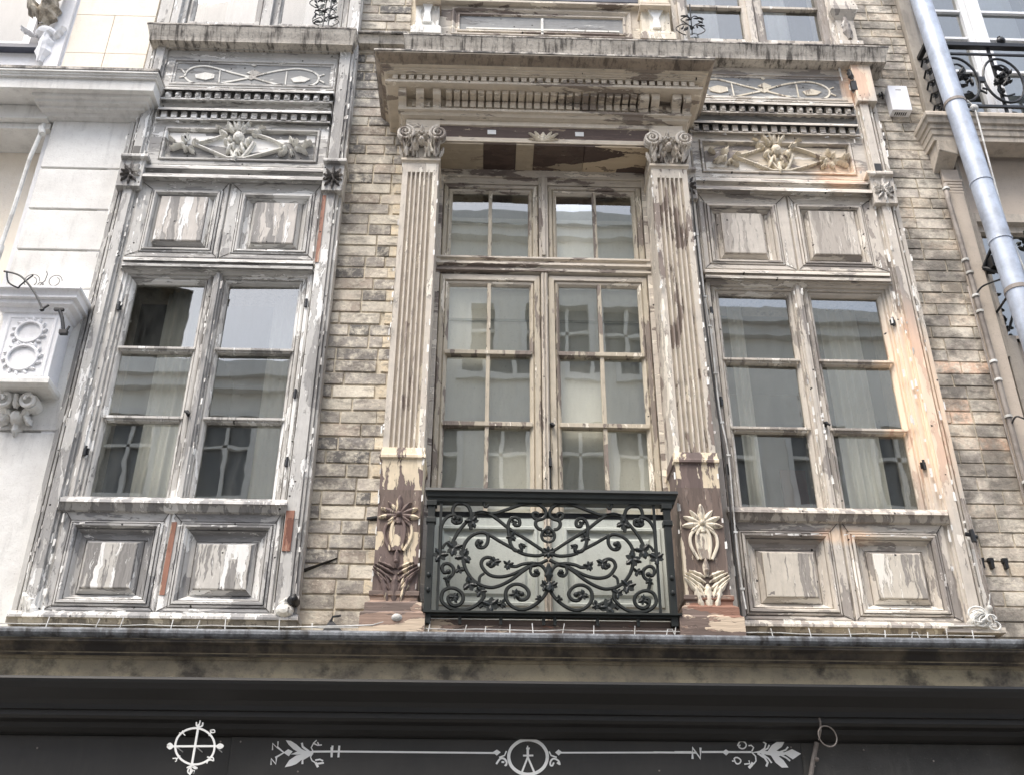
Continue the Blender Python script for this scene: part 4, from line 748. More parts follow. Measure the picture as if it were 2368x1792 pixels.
    q = MB().sweep([(.302, zc1+.11, x0+.004, x1-.004), (.302, zc1-.005, x0+.004, x1-.004)]); obj('impost_block', q, pal, col)
    return col
colL = column(-.568, -.338, 'fluted_column', 'warm_pale', 'shaft_l', 'ped_l')
colR = column(1.050, 1.283, 'fluted_column', 'warm_pale', 'shaft_r', 'ped', True)
# lintel and entablature
XM = .347
def H_(p): return 1.029+(p-.44)*.556
lb = MB(); lb.box(-.566, 1.281, -.285, -.0, 6.412, 6.905); ent = obj('entablature', lb, 'warm_dark', house, bevel=.002)
obj('lintel_band', MB().sweep([(p, z, -.566, 1.281) for p, z in ((.285, 6.598), (.295, 6.594), (.295, 6.552), (.2855, 6.548))]), 'warm_pale', ent)
obj('lintel_edge', MB().sweep([(p, z, -.336, 1.049) for p, z in ((.2855, 6.448), (.292, 6.446), (.292, 6.4115), (.2855, 6.4105))], .28), 'warm_pale', ent)
prof = [(.30, 6.908), (.60, 6.905), (.60, 6.884), (.588, 6.873), (.560, 6.858), (.542, 6.848), (.542, 6.840), (.516, 6.838), (.515, 6.826), (.502, 6.824), (.500, 6.817), (.486, 6.815), (.484, 6.809), (.452, 6.808), (.450, 6.766), (.478, 6.764), (.478, 6.745), (.46, 6.741), (.30, 6.741)]
obj('cornice', MB().sweep([(p, z, XM-H_(p), XM+H_(p)) for p, z in prof]), ['warm_pale'], ent)
obj('cornice_capping', MB().sweep([(p, z, XM-H_(p)-.004, XM+H_(p)+.004) for p, z in [(.20, 6.92), (.604, 6.912), (.606, 6.896), (.59, 6.892)]]), 'ledge_top', ent)
# cyma face is a darker old coat
obj('cyma_moulding', MB().sweep([(p+.002, z, XM-H_(p)-.002, XM+H_(p)+.002) for p, z in prof[2:7]], .0), 'cyma', ent)
q = MB(); xa, xb = XM-H_(.465)+.006, XM+H_(.465)-.006; st = .0532; n = int((xb-xa)/st)
for i in range(n):
    a = xa+(xb-xa-n*st)/2+i*st; q.box(a+.006, a+.041, -.482, -.445, 6.7675, 6.806)
obj('dentil_row', q, 'warm_pale', ent, bevel=.002)
obj('bed_moulding', MB().sweep([(p, z, -.566-(p-.285)*.8, 1.281+(p-.285)*.8) for p, z in ((.328, 6.742), (.328, 6.648), (.352, 6.645), (.354, 6.624), (.336, 6.618), (.325, 6.600), (.318, 6.598), (.306, 6.592), (.300, 6.590), (.290, 6.588))]), 'warm_pale', ent)
q = MB(); r_ = MB(); st = .0535; x = -.31
while x < 1.02:
    q.box(x+.005, x+st-.008, -.424, -.34, 6.712, 6.7405); r_.box(x+.005, x+st-.010, -.358, -.325, 6.654, 6.705); x += st
for x in (-.535, -.455, 1.10, 1.165, 1.21): obj('dentil', MB().box(x+.005, x+st-.008, -.349, -.33, 6.656, 6.708), 'warm_pale', ent, bevel=.002)
obj('mutule_row', q, 'warm_pale', ent, bevel=.002); obj('dentil_row', r_, 'warm_pale', ent, bevel=.002)
for u0, u1 in ((-.669, -.613), (-.543, -.487), (-.422, -.366), (1.069, 1.133), (1.150, 1.209), (1.302, 1.366), (1.381, 1.437)):
    a, b = X(u0, .42), X(u1, .42)
    obj('bracket', MB().sweep([(p, z, a, b) for p, z in ((.432, 6.7405), (.432, 6.70), (.424, 6.69), (.40, 6.678), (.372, 6.672), (.358, 6.655), (.354, 6.63), (.345, 6.618), (.32, 6.612))], .30), 'warm_pale', ent, bevel=.002)
# lintel ornament, two pale tabs
q = MB(); lx, lz = X(.365, .29), Z(6.70, .29)
for an, l, wd in ((90, .075, .055), (125, .10, .03), (55, .10, .03), (145, .12, .028), (35, .12, .028), (172, .10, .022), (8, .10, .022)): q.leaf(lx, lz-.005, an, l, wd, -.286, .022, 1)
obj('palmette', q, 'cream_relief', ent)
q = MB()
for u in (0.004, .62): a, b = X(u-.030, .29), X(u+.030, .29); q.box(a, b, -.290, -.284, Z(6.752, .29), Z(6.79, .29))
obj('paper_tab', q, 'sign', ent)
# soffit paint
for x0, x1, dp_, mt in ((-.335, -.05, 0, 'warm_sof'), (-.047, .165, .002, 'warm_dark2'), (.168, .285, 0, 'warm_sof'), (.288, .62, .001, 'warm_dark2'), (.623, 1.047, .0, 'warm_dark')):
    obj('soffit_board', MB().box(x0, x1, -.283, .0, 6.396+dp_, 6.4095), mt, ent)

# ------------------------------------------------------------------ string course and top storey
def led(u0, u1, p, v0, v1, name='string_course', ret=0, sag=0, mat='ledge'):
    z1, z0 = Z(v1, p), Z(v0, p); a, b = X(u0, p), X(u1, p)
    o = obj(name, MB().sweep([(p-.03, z1+.012, a, b), (p, z1, a, b), (p, z1-.012, a, b), (p-.012, z0+.075, a+.01, b-.01), (p-.030, z0+.030, a+.02, b-.02), (p-.036, z0+.006, a+.02, b-.02), (p-.036, z0, a+.02, b-.02), (p-.10, z0-.004, a+.03, b-.03)]), mat, house)
    obj('ledge_capping', MB().sweep([(p-.15, z1+.03, a, b), (p+.004, z1+.006, a-.003, b+.003), (p+.005, z1-.007, a-.003, b+.003), (p-.001, z1-.010, a, b)]), 'ledge_top', house)
    return o
led(-2.56, -1.02, .22, 7.635, 7.765); led(-1.06, -.64, .10, 7.655, 7.735); led(-.662, 2.975, .215, 7.60, 7.722)
top = MB(); top2 = MB()
for u0, u1, p in ((-2.50, -2.40, .05), (-2.40, -2.34, .09), (-2.34, -2.29, .06), (-2.29, -2.24, .03), (-1.775, -1.735, .06), (-1.735, -1.66, .09), (-1.66, -1.60, .06), (-1.165, -1.13, .05), (-1.13, -1.09, .07), (-1.09, -1.00, .11),
                  (1.36, 1.41, .05), (1.41, 1.47, .08), (1.905, 1.945, .06), (1.945, 2.00, .09), (2.00, 2.05, .06), (2.50, 2.56, .07), (2.56, 2.61, .09)):
    (top if u0 < 0 else top2).ub(u0, u1-.004, 7.66, 9.5, p)
tf = obj('top_floor_frame', top, 'cool_v', house, bevel=.003); tf2 = obj('top_floor_frame', top2, 'mid_v', house, bevel=.003)
for i, (u0, u1, v0, bars) in enumerate(((-2.25, -1.765, 7.79, []), (-1.605, -1.165, 7.79, []), (1.465, 1.91, 7.755, [8.10]), (2.045, 2.50, 7.755, [8.105]))):
    tq = tf if i < 2 else tf2
    ro = R(u0-.02, u1+.02, v0-.04, 9.3, .045); rg = R(u0+.02, u1-.015, v0, 9.2, .03)
    mb = MB().rings([(ro, .05), (ins(rg, -.02), .052), (ins(rg, -.008), .04), (rg, .026), (rg, 0)], cap=False, side=0)
    for b in bars: z = Z(b, .04); mb.box(rg[0]-.01, rg[1]+.01, -.05, -.01, z-.012, z+.012)
    obj('sash', mb, 'sash_c' if i < 2 else 'sash_m', tq, bevel=.002)
    q = MB().rings([(ins(rg, -.004), .018)]); obj('window_pane', q, 'glass_sky', tq)
    curtain(rg[0]+.03, rg[1]-.03, rg[2]+.03, rg[3], .5, 'cloth_w', .02, 20, tq, 'curtain')
# middle of the top storey: apron panel between two short pilasters
ro = R(-.40, 1.12, 7.70, 8.09, .04); rm = R(-.300, 1.03, 7.74, 8.0, .04)
mb = MB().rings([(ro, .04), (ins(rm, -.014), .04), (ins(rm, -.01), .052), (rm, .052), (ins(rm, .02), .030), (ins(rm, .03), .030), (ins(rm, .034), .042), (ins(rm, .046), .042), (ins(rm, .05), .026)], cap=False, side=0)
ap = obj('apron_panel', mb, 'warm_h', house); obj('apron_ground', MB().rings([(ins(rm, .05), .026)]), 'grey_ground', ap)
q = MB(); q.ub(-.20, .95, 7.80, 7.815, .04, .02); q.ub(.36, .378, 7.76, 7.93, .042, .02); obj('apron_lines', q, 'white_relief', ap)
q = MB(); q.ub(-.40, 1.12, 8.10, 8.12, .09); q.ub(-.40, 1.12, 8.085, 8.0985, .06); obj('sill', q, 'warm_h', ap)
ro = R(-.40, 1.12, 8.13, 9.5, .05); q = MB().rings([(ro, .05), (ins(ro, .06), .05), (ins(ro, .07), .03), (ins(ro, .07), 0)], cap=False, side=0); q.ub(.33, .39, 8.14, 9.4, .05, .0); obj('window_frame', q, 'navy', ap)
obj('window_pane', MB().rings([(ins(ro, .07), .015)]), 'glass_sky', ap)
for u0, u1, dv in ((-.588, -.412, 0), (1.132, 1.348, 0)):
    c = (u0+u1)/2
    q = MB().sweep([(p, Z(v, .16), X(u0-e, .16), X(u1+e, .16)) for p, v, e in ((.13, 8.35, 0), (.13, 7.845, 0), (.14, 7.838, .008), (.16, 7.825, .012), (.16, 7.80, .02), (.18, 7.79, .026), (.18, 7.72, .026))])
    b = obj('short_pilaster', q, 'white_relief' if u0 < 0 else 'cream_relief', house, bevel=.003)
    r0 = R(u0+.02, u1-.02, 7.87, 8.10, .16); x_ = (r0[0]+r0[1])/2
    q = MB().plate([(r0[0]+.01, r0[3]), (r0[0]+.035, r0[3]-.04), (x_-.02, (r0[2]+r0[3])/2), (x_-.03, r0[2]+.01), (x_+.03, r0[2]+.01), (x_+.02, (r0[2]+r0[3])/2), (r0[1]-.035, r0[3]-.04), (r0[1]-.01, r0[3])], -.130, .018)
    obj('baluster_relief', q, 'sign', b)
    q = MB(); q.ub(u0-.01, u1+.01, 8.105, 8.125, .19); q.ub(u0-.002, u1+.002, 8.128, 8.15, .17); obj('abacus', q, 'warm_pale', b, bevel=.003)
# right-hand console pilaster of the top storey
q = MB().sweep([(p, Z(v, .14), X(u0, .14), X(u1, .14)) for p, v, u0, u1 in ((.14, 8.25, 2.60, 2.78), (.16, 8.14, 2.59, 2.80), (.16, 8.10, 2.59, 2.80), (.13, 8.06, 2.61, 2.78), (.11, 8.03, 2.63, 2.77), (.11, 7.80, 2.63, 2.77), (.15, 7.77, 2.60, 2.79), (.15, 7.73, 2.60, 2.79))])
cn = obj('console_pilaster', q, 'mid_v', house, bevel=.003)
q = MB(); q.leaf(X(2.70, .12), Z(7.80, .12), 95, .22, .08, -.11, .04, 1); obj('console_leaf', q, 'dark_relief', cn)
# broken upper end of the right-hand pilaster
q = MB(); q.ub(2.655, 2.80, 7.16, 7.57, .15, .05); q.ub(2.63, 2.81, 7.565, 7.60, .17, .05)
obj('pilaster_block', q, 'mid_v', house, bevel=.004)
q = MB(); q.ub(2.632, 2.672, 7.27, 7.36, .152, .13); q.leaf(X(2.645, .15), Z(7.36, .15), 100, .10, .05, -.15, .03, 1); obj('torn_gap', q, 'wire_b', house)
q = MB(); q.box(2.44, 2.76, -.155, -.0, 3.205, 3.235); obj('bay_foot_board', q, 'mid_h', house)
# roof closing the house
q = MB(); q.add([(-2.48, .0, 15), (3.115, .0, 15), (3.115, 5, 18), (-2.48, 5, 18)], [(0, 1, 2, 3)]); q.box(-2.6, 3.2, -.25, .3, 14.9, 15.02); obj('roof', q, 'slate', house)
# ------------------------------------------------------------------ balcony railing in front of the middle window
PR = .315
rail = thing('balcony_railing', 'dark green wrought iron railing with leafy scrollwork in front of the middle window', 'railing', (X(CXM, PR), -PR, 3.15))
a, b = X(-.338, .335), X(1.108, .335)
mb = MB().sweep([(p, z, a+e, b-e) for p, z, e in ((.275, Z(4.047, .335)+.004, .004), (.352, Z(4.047, .335), 0), (.356, Z(4.03, .335), 0), (.345, Z(4.022, .335), .004), (.342, Z(4.00, .335), .012), (.335, Z(3.99, .335), .018), (.332, Z(3.972, .335), .022), (.290, Z(3.972, .335), .022))], .275)
obj('handrail', mb, 'iron', rail, bevel=.002)
zt_, zb_ = Z(3.98, PR), Z(3.315, PR)
for u in (-.297, 1.037, ):
    mb = MB(); x = X(u, PR); mb.box(x-.019, x+.019, -PR-.012, -PR+.02, 3.165, zt_); mb.box(x-.028, x+.028, -PR-.02, -PR+.03, zt_-.04, zt_-.01); mb.box(x-.026, x+.026, -PR-.018, -PR+.026, zt_-.135, zt_-.105)
    for z in (3.34, 3.42): mb.dome(x, z, .012, .016, -PR-.012, .012, 8)
    obj('post', mb, 'iron', rail, bevel=.003)
mb = MB().sweep([(p, z, X(-.318, PR), X(1.075, PR)) for p, z in ((.285, 3.232), (.345, 3.228), (.345, 3.218), (.325, 3.214), (.325, 3.205), (.285, 3.205))], .285)
obj('bottom_rail', mb, 'iron', rail)
mb = MB(); z = Z(3.892, .27); mb.box(X(-.31, .27), X(1.05, .27), -.275, -.262, z-.014, z+.014); obj('inner_rail', mb, 'iron_bk', rail)
for u in (-.244, .964): x = X(u, PR); obj('thin_bar', MB().box(x-.007, x+.007, -PR-.008, -PR+.008, 3.23, zt_), 'iron', rail)
for u in (-.12, .10, .33, .39, .62, .84): x = X(u, PR); obj('foot_stub', MB().box(x-.008, x+.008, -PR-.006, -PR+.006, 3.165, 3.206), 'iron', rail)
for mir in (None, CXM):
    mb = MB()
    for i, pts in enumerate(TR['rail']):
        q = [(min(u, CXM-.001), v) for u, v in pts]; q = cr(S2(q, PR, mir), 4)
        r0 = .0100 if i not in (5, 6, 11, 16, 18, 20) else .0078
        dy = -PR-(i % 3)*.003
        mb.tube([(x, dy, z) for x, z in q], r0, 6)
        if i in (1, 8, 9, 11, 12, 13, 15): x, z = q[-1]; mb.dome(x, z, .015, .015, dy, .014, 8); mb.dome(x, z, .015, .015, dy, -.012, 8)
    obj('scrollwork', mb, 'iron', rail)
    mb = MB()
    for (u, v, r_, k) in TR['railleaf']:
        (x, z), = S2([(u, v)], PR, mir); rr = r_*.00060; ro = k*.9+(0 if mir is None else .5)
        mb.star(x, z, rr, -PR-.004, .008, 5 if k < 4 else 4, ro)
        for j in range(3): mb.leaf(x, z, math.degrees(ro)+j*120+20, rr*1.15, rr*.75, -PR-.006, .014, 1)
    obj('iron_leaves', mb, 'iron', rail)
mb = MB(); x = X(CXM, PR); z = Z(3.80, PR)
mb.leaf(x, z-.02, 60, .03, .025, -PR, .01); mb.leaf(x, z-.02, 120, .03, .025, -PR, .01); obj('heart_leaf', mb, 'iron', rail); mb = MB()
for an in range(0, 360, 45): mb.leaf(x, Z(3.672, PR), an, .035, .02, -PR, .014)
obj('rosette', mb, 'iron', rail); mb = MB()
mb.leaf(x, Z(3.50, PR), 90, .10, .05, -PR-.006, .02, 1); mb.leaf(x, Z(3.50, PR), -90, .06, .05, -PR-.006, .02, 1)
obj('centre_boss', mb, 'iron', rail)

# ------------------------------------------------------------------ shop fascia
shop = thing('shop_fascia', 'charcoal painted shop fascia and cornice below the limestone ledge, lettered in white', 'shop fascia', (.1, -.05, 2.1))
obj('shop_cornice', sw([(.0, 2.8985), (.262, 2.8985), (.268, 2.885), (.262, 2.87), (.245, 2.845), (.215, 2.825), (.185, 2.805), (.17, 2.785), (.165, 2.762), (.150, 2.758), (.150, 2.735), (.135, 2.722), (.095, 2.712), (.085, 2.690), (.055, 2.672), (.035, 2.665), (.0, 2.664)], XL, 2.80), 'shop2', shop)
P['shop_r'] = stone('dusty_charcoal_board', lin((50, 49, 46)), lin((74, 72, 68)), lin((60, 58, 55)), 1.6, .6, .3, lin((100, 98, 92)), .7)
for x0, x1, p in ((XL, -1.247, .012), (-1.2455, 1.628, .020), (1.630, 2.86, .014)):
    obj('fascia_board', MB().box(x0, x1, -p, .05, 1.9, 2.664), 'shop' if x0 < 1 else 'shop_r', shop, bevel=.002)
q = MB().sweep([(.10, 2.93, 2.80, 2.98), (.24, 2.925, 2.80, 2.98), (.24, 2.89, 2.80, 2.98), (.20, 2.86, 2.815, 2.97), (.18, 2.74, 2.82, 2.96), (.12, 2.70, 2.82, 2.96), (.10, 2.52, 2.83, 2.95), (.05, 2.46, 2.84, 2.95)]); q.tube([(2.83, -.19, 2.80), (2.87, -.20, 2.78), (2.88, -.17, 2.74)], .02, 8)
obj('end_console', q, 'shop2', shop, bevel=.004)
for x, z in ((-2.2, 2.60), (-1.30, 2.64), (-1.20, 2.64), (-.9, 2.50), (.9, 2.52), (1.58, 2.64), (1.69, 2.55), (1.95, 2.63), (2.3, 2.58), (1.9, 2.50)):
    obj('fixing', MB().dome(x, z, .005, .005, -.0205, .003, 8), 'oldpipe', shop)
K5 = .00047
def painted(name, strokes, plates, p, label, h=.0025, kk=K5):
    mb = MB()
    for pts, wd in strokes: mb.ribbon(cr(S2(pts, p), 3) if len(pts) > 4 else S2(pts, p), wd*kk, -p, h); h += .00004
    for pts in plates: mb.plate(S2(pts, p), -p, h); h += .00004
    o = obj(name, mb, 'sign', shop); o['label'] = label; return o
painted('painted_arrow', TR['arrowl'], TR['arrowlp'], .021, 'white painted arrow with leaves and letters N at its left end')
q = MB(); pz = Z(2.601, .021); x0 = X(-.716, .021); x1 = X(.093, .021); q.box(x0, x1, -.0235, -.0212, pz-.0045, pz+.0045)
for u in (-.742, -.708): x = X(u+.0, .021); q.box(x-.005, x+.005, -.0238, -.0212, pz-.028, pz+.028)
obj('painted_line', q, 'sign', shop)
q = MB(); pz2 = Z(2.612, .021); x0 = X(.406, .021); q.add([(x0, -.0236, pz-.0035+.004), (X(.90, .021), -.0236, pz2-.0055), (X(.90, .021), -.0236, pz2+.0035), (x0, -.0236, pz+.0045+.004)], [(0, 1, 2, 3)]); q.box(X(.88, .021), X(1.10, .021), -.0234, -.0212, pz2-.0045, pz2+.0045)
obj('painted_line', q, 'sign', shop)
painted('painted_roundel', TR['mid'], TR['midp'], .021, 'white ring around a pair of dividers')
painted('painted_arrow', TR['arrowr'], TR['arrowrp'], .021, 'white painted arrow with N, diamond and leafy tip')
mbc = MB(); h = .006
for pts, wd in TR['compass']: mbc.ribbon(cr(S2(pts, .16), 3) if len(pts) > 4 else S2(pts, .16), wd*K5, -.16, h); h += .0001
for du in (-.10, .0, .10): x = X(-1.427+du, .16); mbc.tube([(x, -.16, Z(2.62, .16)), (x, -.01, Z(2.62, .16))], .003, 6)
tag(obj('compass_emblem', mbc, 'sign'), 'white compass ring emblem with crossed bars at the left of the shop fascia', 'emblem')
# ring on a hook
hk = thing('hanging_ring', 'thin metal ring on a hook hanging from the shop cornice right of the painted arrow', 'hook', (X(1.75, .06), -.06, 2.5))
mb = MB(); cx, cz = X(1.782, .14), Z(2.70, .14)
mb.tube([(cx+.055*math.cos(i*.2618), -.14+.03*math.cos(i*.2618), cz+.05*math.sin(i*.2618)) for i in range(25)], .0035, 6, cap=False); obj('ring', mb, 'oldpipe', hk)
mb = MB(); mb.tube([(cx-.035, -.15, 2.775), (cx-.03, -.15, 2.74), (cx-.028, -.13, 2.70), (cx-.03, -.09, 2.665)], .005, 6); mb.tube([(cx-.03, -.05, 2.66), (cx-.06, -.03, 2.56), (cx-.085, -.02, 2.47)], .012, 8); mb.dome(cx-.045, 2.575, .012, .012, -.06, .014)
obj('hook', mb, 'oldpipe', hk)

# ------------------------------------------------------------------ house on the left
LH = thing('stucco_house', 'white stucco house left of the timber bays with banded pier, cornice and garlanded console box', 'house', (-3.6, 0, 0))
obj('wall', wallbox(-9, -2.482, 0, 15, 0, .4, [(-3.95, -3.30, 7.42, 9.6), (-4.2, -3.06, 4.9, 6.66)]), 'stucco', LH)
obj('plaster_wall', MB().box(-2.56, -2.478, -.05, .0, 3.15, 6.9), 'stucco', LH)
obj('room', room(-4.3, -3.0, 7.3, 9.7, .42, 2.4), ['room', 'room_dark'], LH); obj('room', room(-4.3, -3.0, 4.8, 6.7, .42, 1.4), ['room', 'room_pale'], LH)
pr = MB(); zz = [(3.16, 4.33), (4.347, 5.32), (5.337, 5.617), (5.633, 5.945), (5.961, 6.292), (6.308, 6.728), (6.744, 6.80)]
for z0, z1 in zz: pr.box(-3.00+(.0), -2.462, -.062, 0, z0, z1)
pr.box(-2.985, -2.47, -.034, 0, 3.16, 6.8); obj('banded_pier', pr, 'stucco2', LH, bevel=.004)
cpz = [(.10, 6.985), (.30, 6.975), (.302, 6.945), (.292, 6.942), (.290, 6.93), (.282, 6.928), (.280, 6.915), (.262, 6.912), (.26, 6.825), (.255, 6.822), (.14, 6.822)]
lc = obj('cornice', MB().sweep([(p, z, -9, -2.40+(p-.06)*.55) for p, z in cpz]), 'stucco2', LH)
obj('cornice_capping', MB().sweep([(p, z, -9, -2.40+(p-.06)*.55) for p, z in [(.05, 7.0), (.305, 6.985), (.306, 6.962), (.29, 6.96)]]), 'ledge_top', LH)
obj('cap_moulding', MB().sweep([(p, z, -3.02-(p-.06)*.6, -2.44+(p-.06)*.75) for p, z in [(.22, 6.8215), (.215, 6.80), (.19, 6.795), (.185, 6.775), (.155, 6.77), (.15, 6.75), (.115, 6.745), (.10, 6.725), (.07, 6.715)]]), 'stucco2', LH)
obj('soffit_beam', MB().box(-9, -3.02, -.05, .198, 6.652, 6.70).box(-9, -3.03, -.10, .198, 6.702, 6.818), 'stucco2', LH)
obj('wall_panel', MB().box(-4.2, -3.06, .2005, .24, 4.9, 6.80), 'ashlar', LH)
av = MB()
for z0, z1 in ((7.0, 7.115), (7.12, 7.408), (7.412, 7.80), (7.804, 8.3), (8.304, 9.0), (9.004, 10)):
    if z0 < 7.5 and z0 > 7.1: av.box(-3.08, -2.80, -.03, 0, z0, z1); av.box(-2.796, -2.50, -.03, 0, z0, z1)
    else: av.box(-3.08, -2.50, -.03, 0, z0, z1)
obj('ashlar_blocks', av, 'ashlar', LH, bevel=.002)
obj('corner_strip', MB().box(-3.20, -3.10, -.05, .0, 7.0, 10).box(-3.10, -3.085, -.02, 0, 7.0, 10), 'stucco', LH)
lw = obj('window_frame', MB().rings([((-3.93, -3.31, 7.46, 9.6), .01), ((-3.86, -3.37, 7.50, 9.5), .01), ((-3.86, -3.37, 7.50, 9.5), -.05)], cap=False, side=-.2), 'navy', LH)
obj('sash', MB().rings([((-3.86, -3.37, 7.50, 9.5), -.02), ((-3.80, -3.44, 7.56, 9.5), -.02), ((-3.79, -3.45, 7.57, 9.5), -.05)], cap=False), 'white_frame', lw)
obj('window_pane', MB().rings([((-3.81, -3.43, 7.55, 9.4), -.045)]), 'glass_sky', lw)
obj('window_sill', MB().box(-4.2, -3.26, -.06, .05, 7.42, 7.455), 'navy', LH)
q = MB(); cx = -3.28
q.leaf(cx, 7.62, 80, .26, .18, -.06, .14, 1); q.leaf(cx-.02, 7.62, 110, .22, .10, -.12, .10, 1); q.leaf(cx+.02, 7.85, 80, .25, .2, -.08, .16, 1); q.dome(cx+.01, 7.60, .05, .05, -.05, .06)
obj('carved_console', q, 'carve', LH)
q = MB(); q.leaf(-3.23, 7.28, 88, .30, .13, -.048, .06, 1); q.dome(-3.24, 7.56, .08, .06, -.05, .07); q.leaf(-3.30, 7.52, 150, .14, .05, -.06, .05, 1); q.leaf(-3.18, 7.50, 60, .14, .05, -.05, .05, 1); obj('console_scroll', q, 'stucco', LH)
# console box with the figure of eight garland
fx0, fx1 = X(-2.985, .21), X(-2.627, .21); z0, z1 = Z(4.70, .21), Z(5.19, .21)
bx = obj('console_box', MB().box(fx0, fx1, -.21, -.05, z0, z1), 'stucco', LH, bevel=.004)
obj('box_cornice', MB().sweep([(p, z, fx0-e, fx1+e) for p, z, e in [(.30, 5.182, .10), (.312, 5.178, .105), (.312, 5.162, .105), (.295, 5.155, .09), (.285, 5.13, .085), (.285, 5.115, .085), (.262, 5.11, .06), (.262, 5.085, .06), (.235, 5.07, .03), (.225, 5.045, .02), (.215, 5.04, .01), (.21, 4.99, .0)]]), 'stucco', bx)
obj('box_foot', MB().sweep([(p, z, fx0-e, fx1+e) for p, z, e in [(.215, z0+.02, .005), (.24, z0+.015, .02), (.25, z0, .03), (.25, z0-.028, .03), (.22, z0-.04, .02)]], .05), 'stucco2', bx)
q = MB(); c_ = (fx0+fx1)/2
ro = (fx0+.03, fx1-.03, z0+.035, z1-.03); q.rings([(ins(ro, -.006), .211), (ro, .216), (ins(ro, .012), .216), (ins(ro, .018), .211)], cap=False)
for cz_, rr in ((z0+.33, .074), (z0+.155, .086)):
    pts = [(c_+rr*math.cos(a*.2618), -.217, cz_+rr*.95*math.sin(a*.2618)) for a in range(25)]; q.tube(pts, .010, 6, cap=False)
    for k in range(14):
        an = k*360/14; q.leaf(c_+rr*math.cos(math.radians(an)), cz_+rr*math.sin(math.radians(an)), an+40, .038, .022, -.212, .012)
obj('garland_relief', q, 'stucco', bx)
q = MB(); cz_ = z0-.04
for s_ in (-1, 1):
    vx, vz, n_ = c_+s_*.078, cz_-.055, 26
    q.tube([(vx+.052*(1-i/34)*math.cos(math.pi/2+s_*i*.33), -.15-.0015*i, vz+.052*(1-i/34)*math.sin(math.pi/2+s_*i*.33)) for i in range(n_)], .015, 7, .008); q.tube([(vx, -.03, vz), (vx, -.145, vz)], .047, 12)
    q.tube([(x_, -.13, y_) for x_, y_ in cr([(vx, vz+.052), (c_+s_*.03, cz_-.012), (c_, cz_-.03)], 5)], .014, 7)
    q.leaf(c_+s_*.025, cz_-.13, 90-s_*40, .09, .05, -.09, .05, 1); q.leaf(c_+s_*.03, cz_-.10, -90+s_*35, .10, .05, -.07, .05, 1)
q.leaf(c_, cz_-.10, 90, .09, .055, -.13, .05, 1); q.dome(c_, cz_-.13, .050, .06, -.02, .12); q.leaf(c_, cz_-.12, -90, .12, .08, -.04, .06, 1); q.dome(c_, cz_-.235, .018, .02, -.02, .05)
obj('corbel_scrolls', q, 'stucco2', bx)
# iron lamp arm, stub bracket, wire loops on the box
ar = thing('iron_bracket_arm', 'black curved iron arm with bent tip reaching down over the white console box', 'bracket', (-2.9, -.33, 5.2))
pa = [at_ for at_ in [(-3.069, 5.496), (-2.99, 5.478), (-2.933, 5.442), (-2.86, 5.36), (-2.81, 5.29), (-2.765, 5.215)]]
mb = MB(); mb.tube([(x, -.36, z) for x, z in cr(S2(pa, .36), 4)], .006, 7); x, z = S2([(-2.765, 5.215)], .36)[0]; mb.tube([(x-.012, -.36, z-.01), (x+.03, -.36, z+.03)], .007, 6); mb.dome(x, z-.006, .014, .012, -.36, .012)
obj('arm', mb, 'iron_bk', ar)
mb = MB()
for base in ((-3.05, 5.49, -2.95, 5.37), (-2.95, 5.37, -2.88, 5.47)):
    u0, v0, u1, v1 = base; mb.tube([(x, -.36, z) for x, z in cr(S2([(u0, v0), ((u0+u1)/2-.02, (v0+v1)/2-.02), (u1, v1)], .36), 4)], .005, 5)
obj('stay', mb, 'iron_bk', ar)
q = MB()
pp = S2([(-2.66, 5.215), (-2.63, 5.15), (-2.60, 5.05)], .30); q.tube([(x, -.30, z) for x, z in pp], .011, 8); x, z = pp[0]; q.box(x-.03, x+.025, -.31, -.29, z-.008, z+.006); x, z = pp[-1]; q.box(x-.022, x+.022, -.315, -.285, z-.014, z+.01); q.tube([(x+.01, -.3, z), (x+.025, -.3, z+.04)], .008, 6)
tag(obj('iron_stub', q, 'iron_bk'), 'short thick black iron stub on the right corner of the white console box', 'bracket')
q = MB()
for cx_, rr, z_, tw in ((-2.60, .042, .05, 1.0), (-2.74, .05, .045, -.6), (-2.68, .018, .02, 1)):
    q.tube([(cx_+rr*math.cos(a*.3)*(1-a/60), -.27, 5.19+z_+rr*1.1*math.sin(a*.3)*(1-a/60)) for a in range(26)], .0022, 5)
q.tube([(-2.70, -.27, 5.185), (-2.66, -.27, 5.24), (-2.655, -.27, 5.29), (-2.665, -.27, 5.31)], .0025, 5); q.tube([(-2.74, -.27, 5.185), (-2.66, -.27, 5.19), (-2.58, -.27, 5.20)], .003, 5)
tag(obj('wire_loops', q, 'wire_b'), 'thin looped black wires lying on top of the white console box', 'wire')
# old white downpipe on the pier edge
q = MB(); pp = [(-3.045, 6.66), (-3.05, 6.55), (-3.07, 6.35), (-3.075, 5.9), (-3.085, 5.6), (-3.08, 5.2), (-3.09, 4.0), (-3.09, 2.95)]
q.tube([(x, -.09, z) for x, z in pp], .014, 8); q.tube([(-3.05, -.10, 6.62), (-3.03, -.10, 6.56)], .022, 8); q.tube([(-3.082, -.10, 5.62), (-3.085, -.10, 5.50)], .026, 8)
tag(obj('white_conduit', q, 'wire_w'), 'white painted conduit with lumpy joints down the left edge of the banded pier', 'pipe')

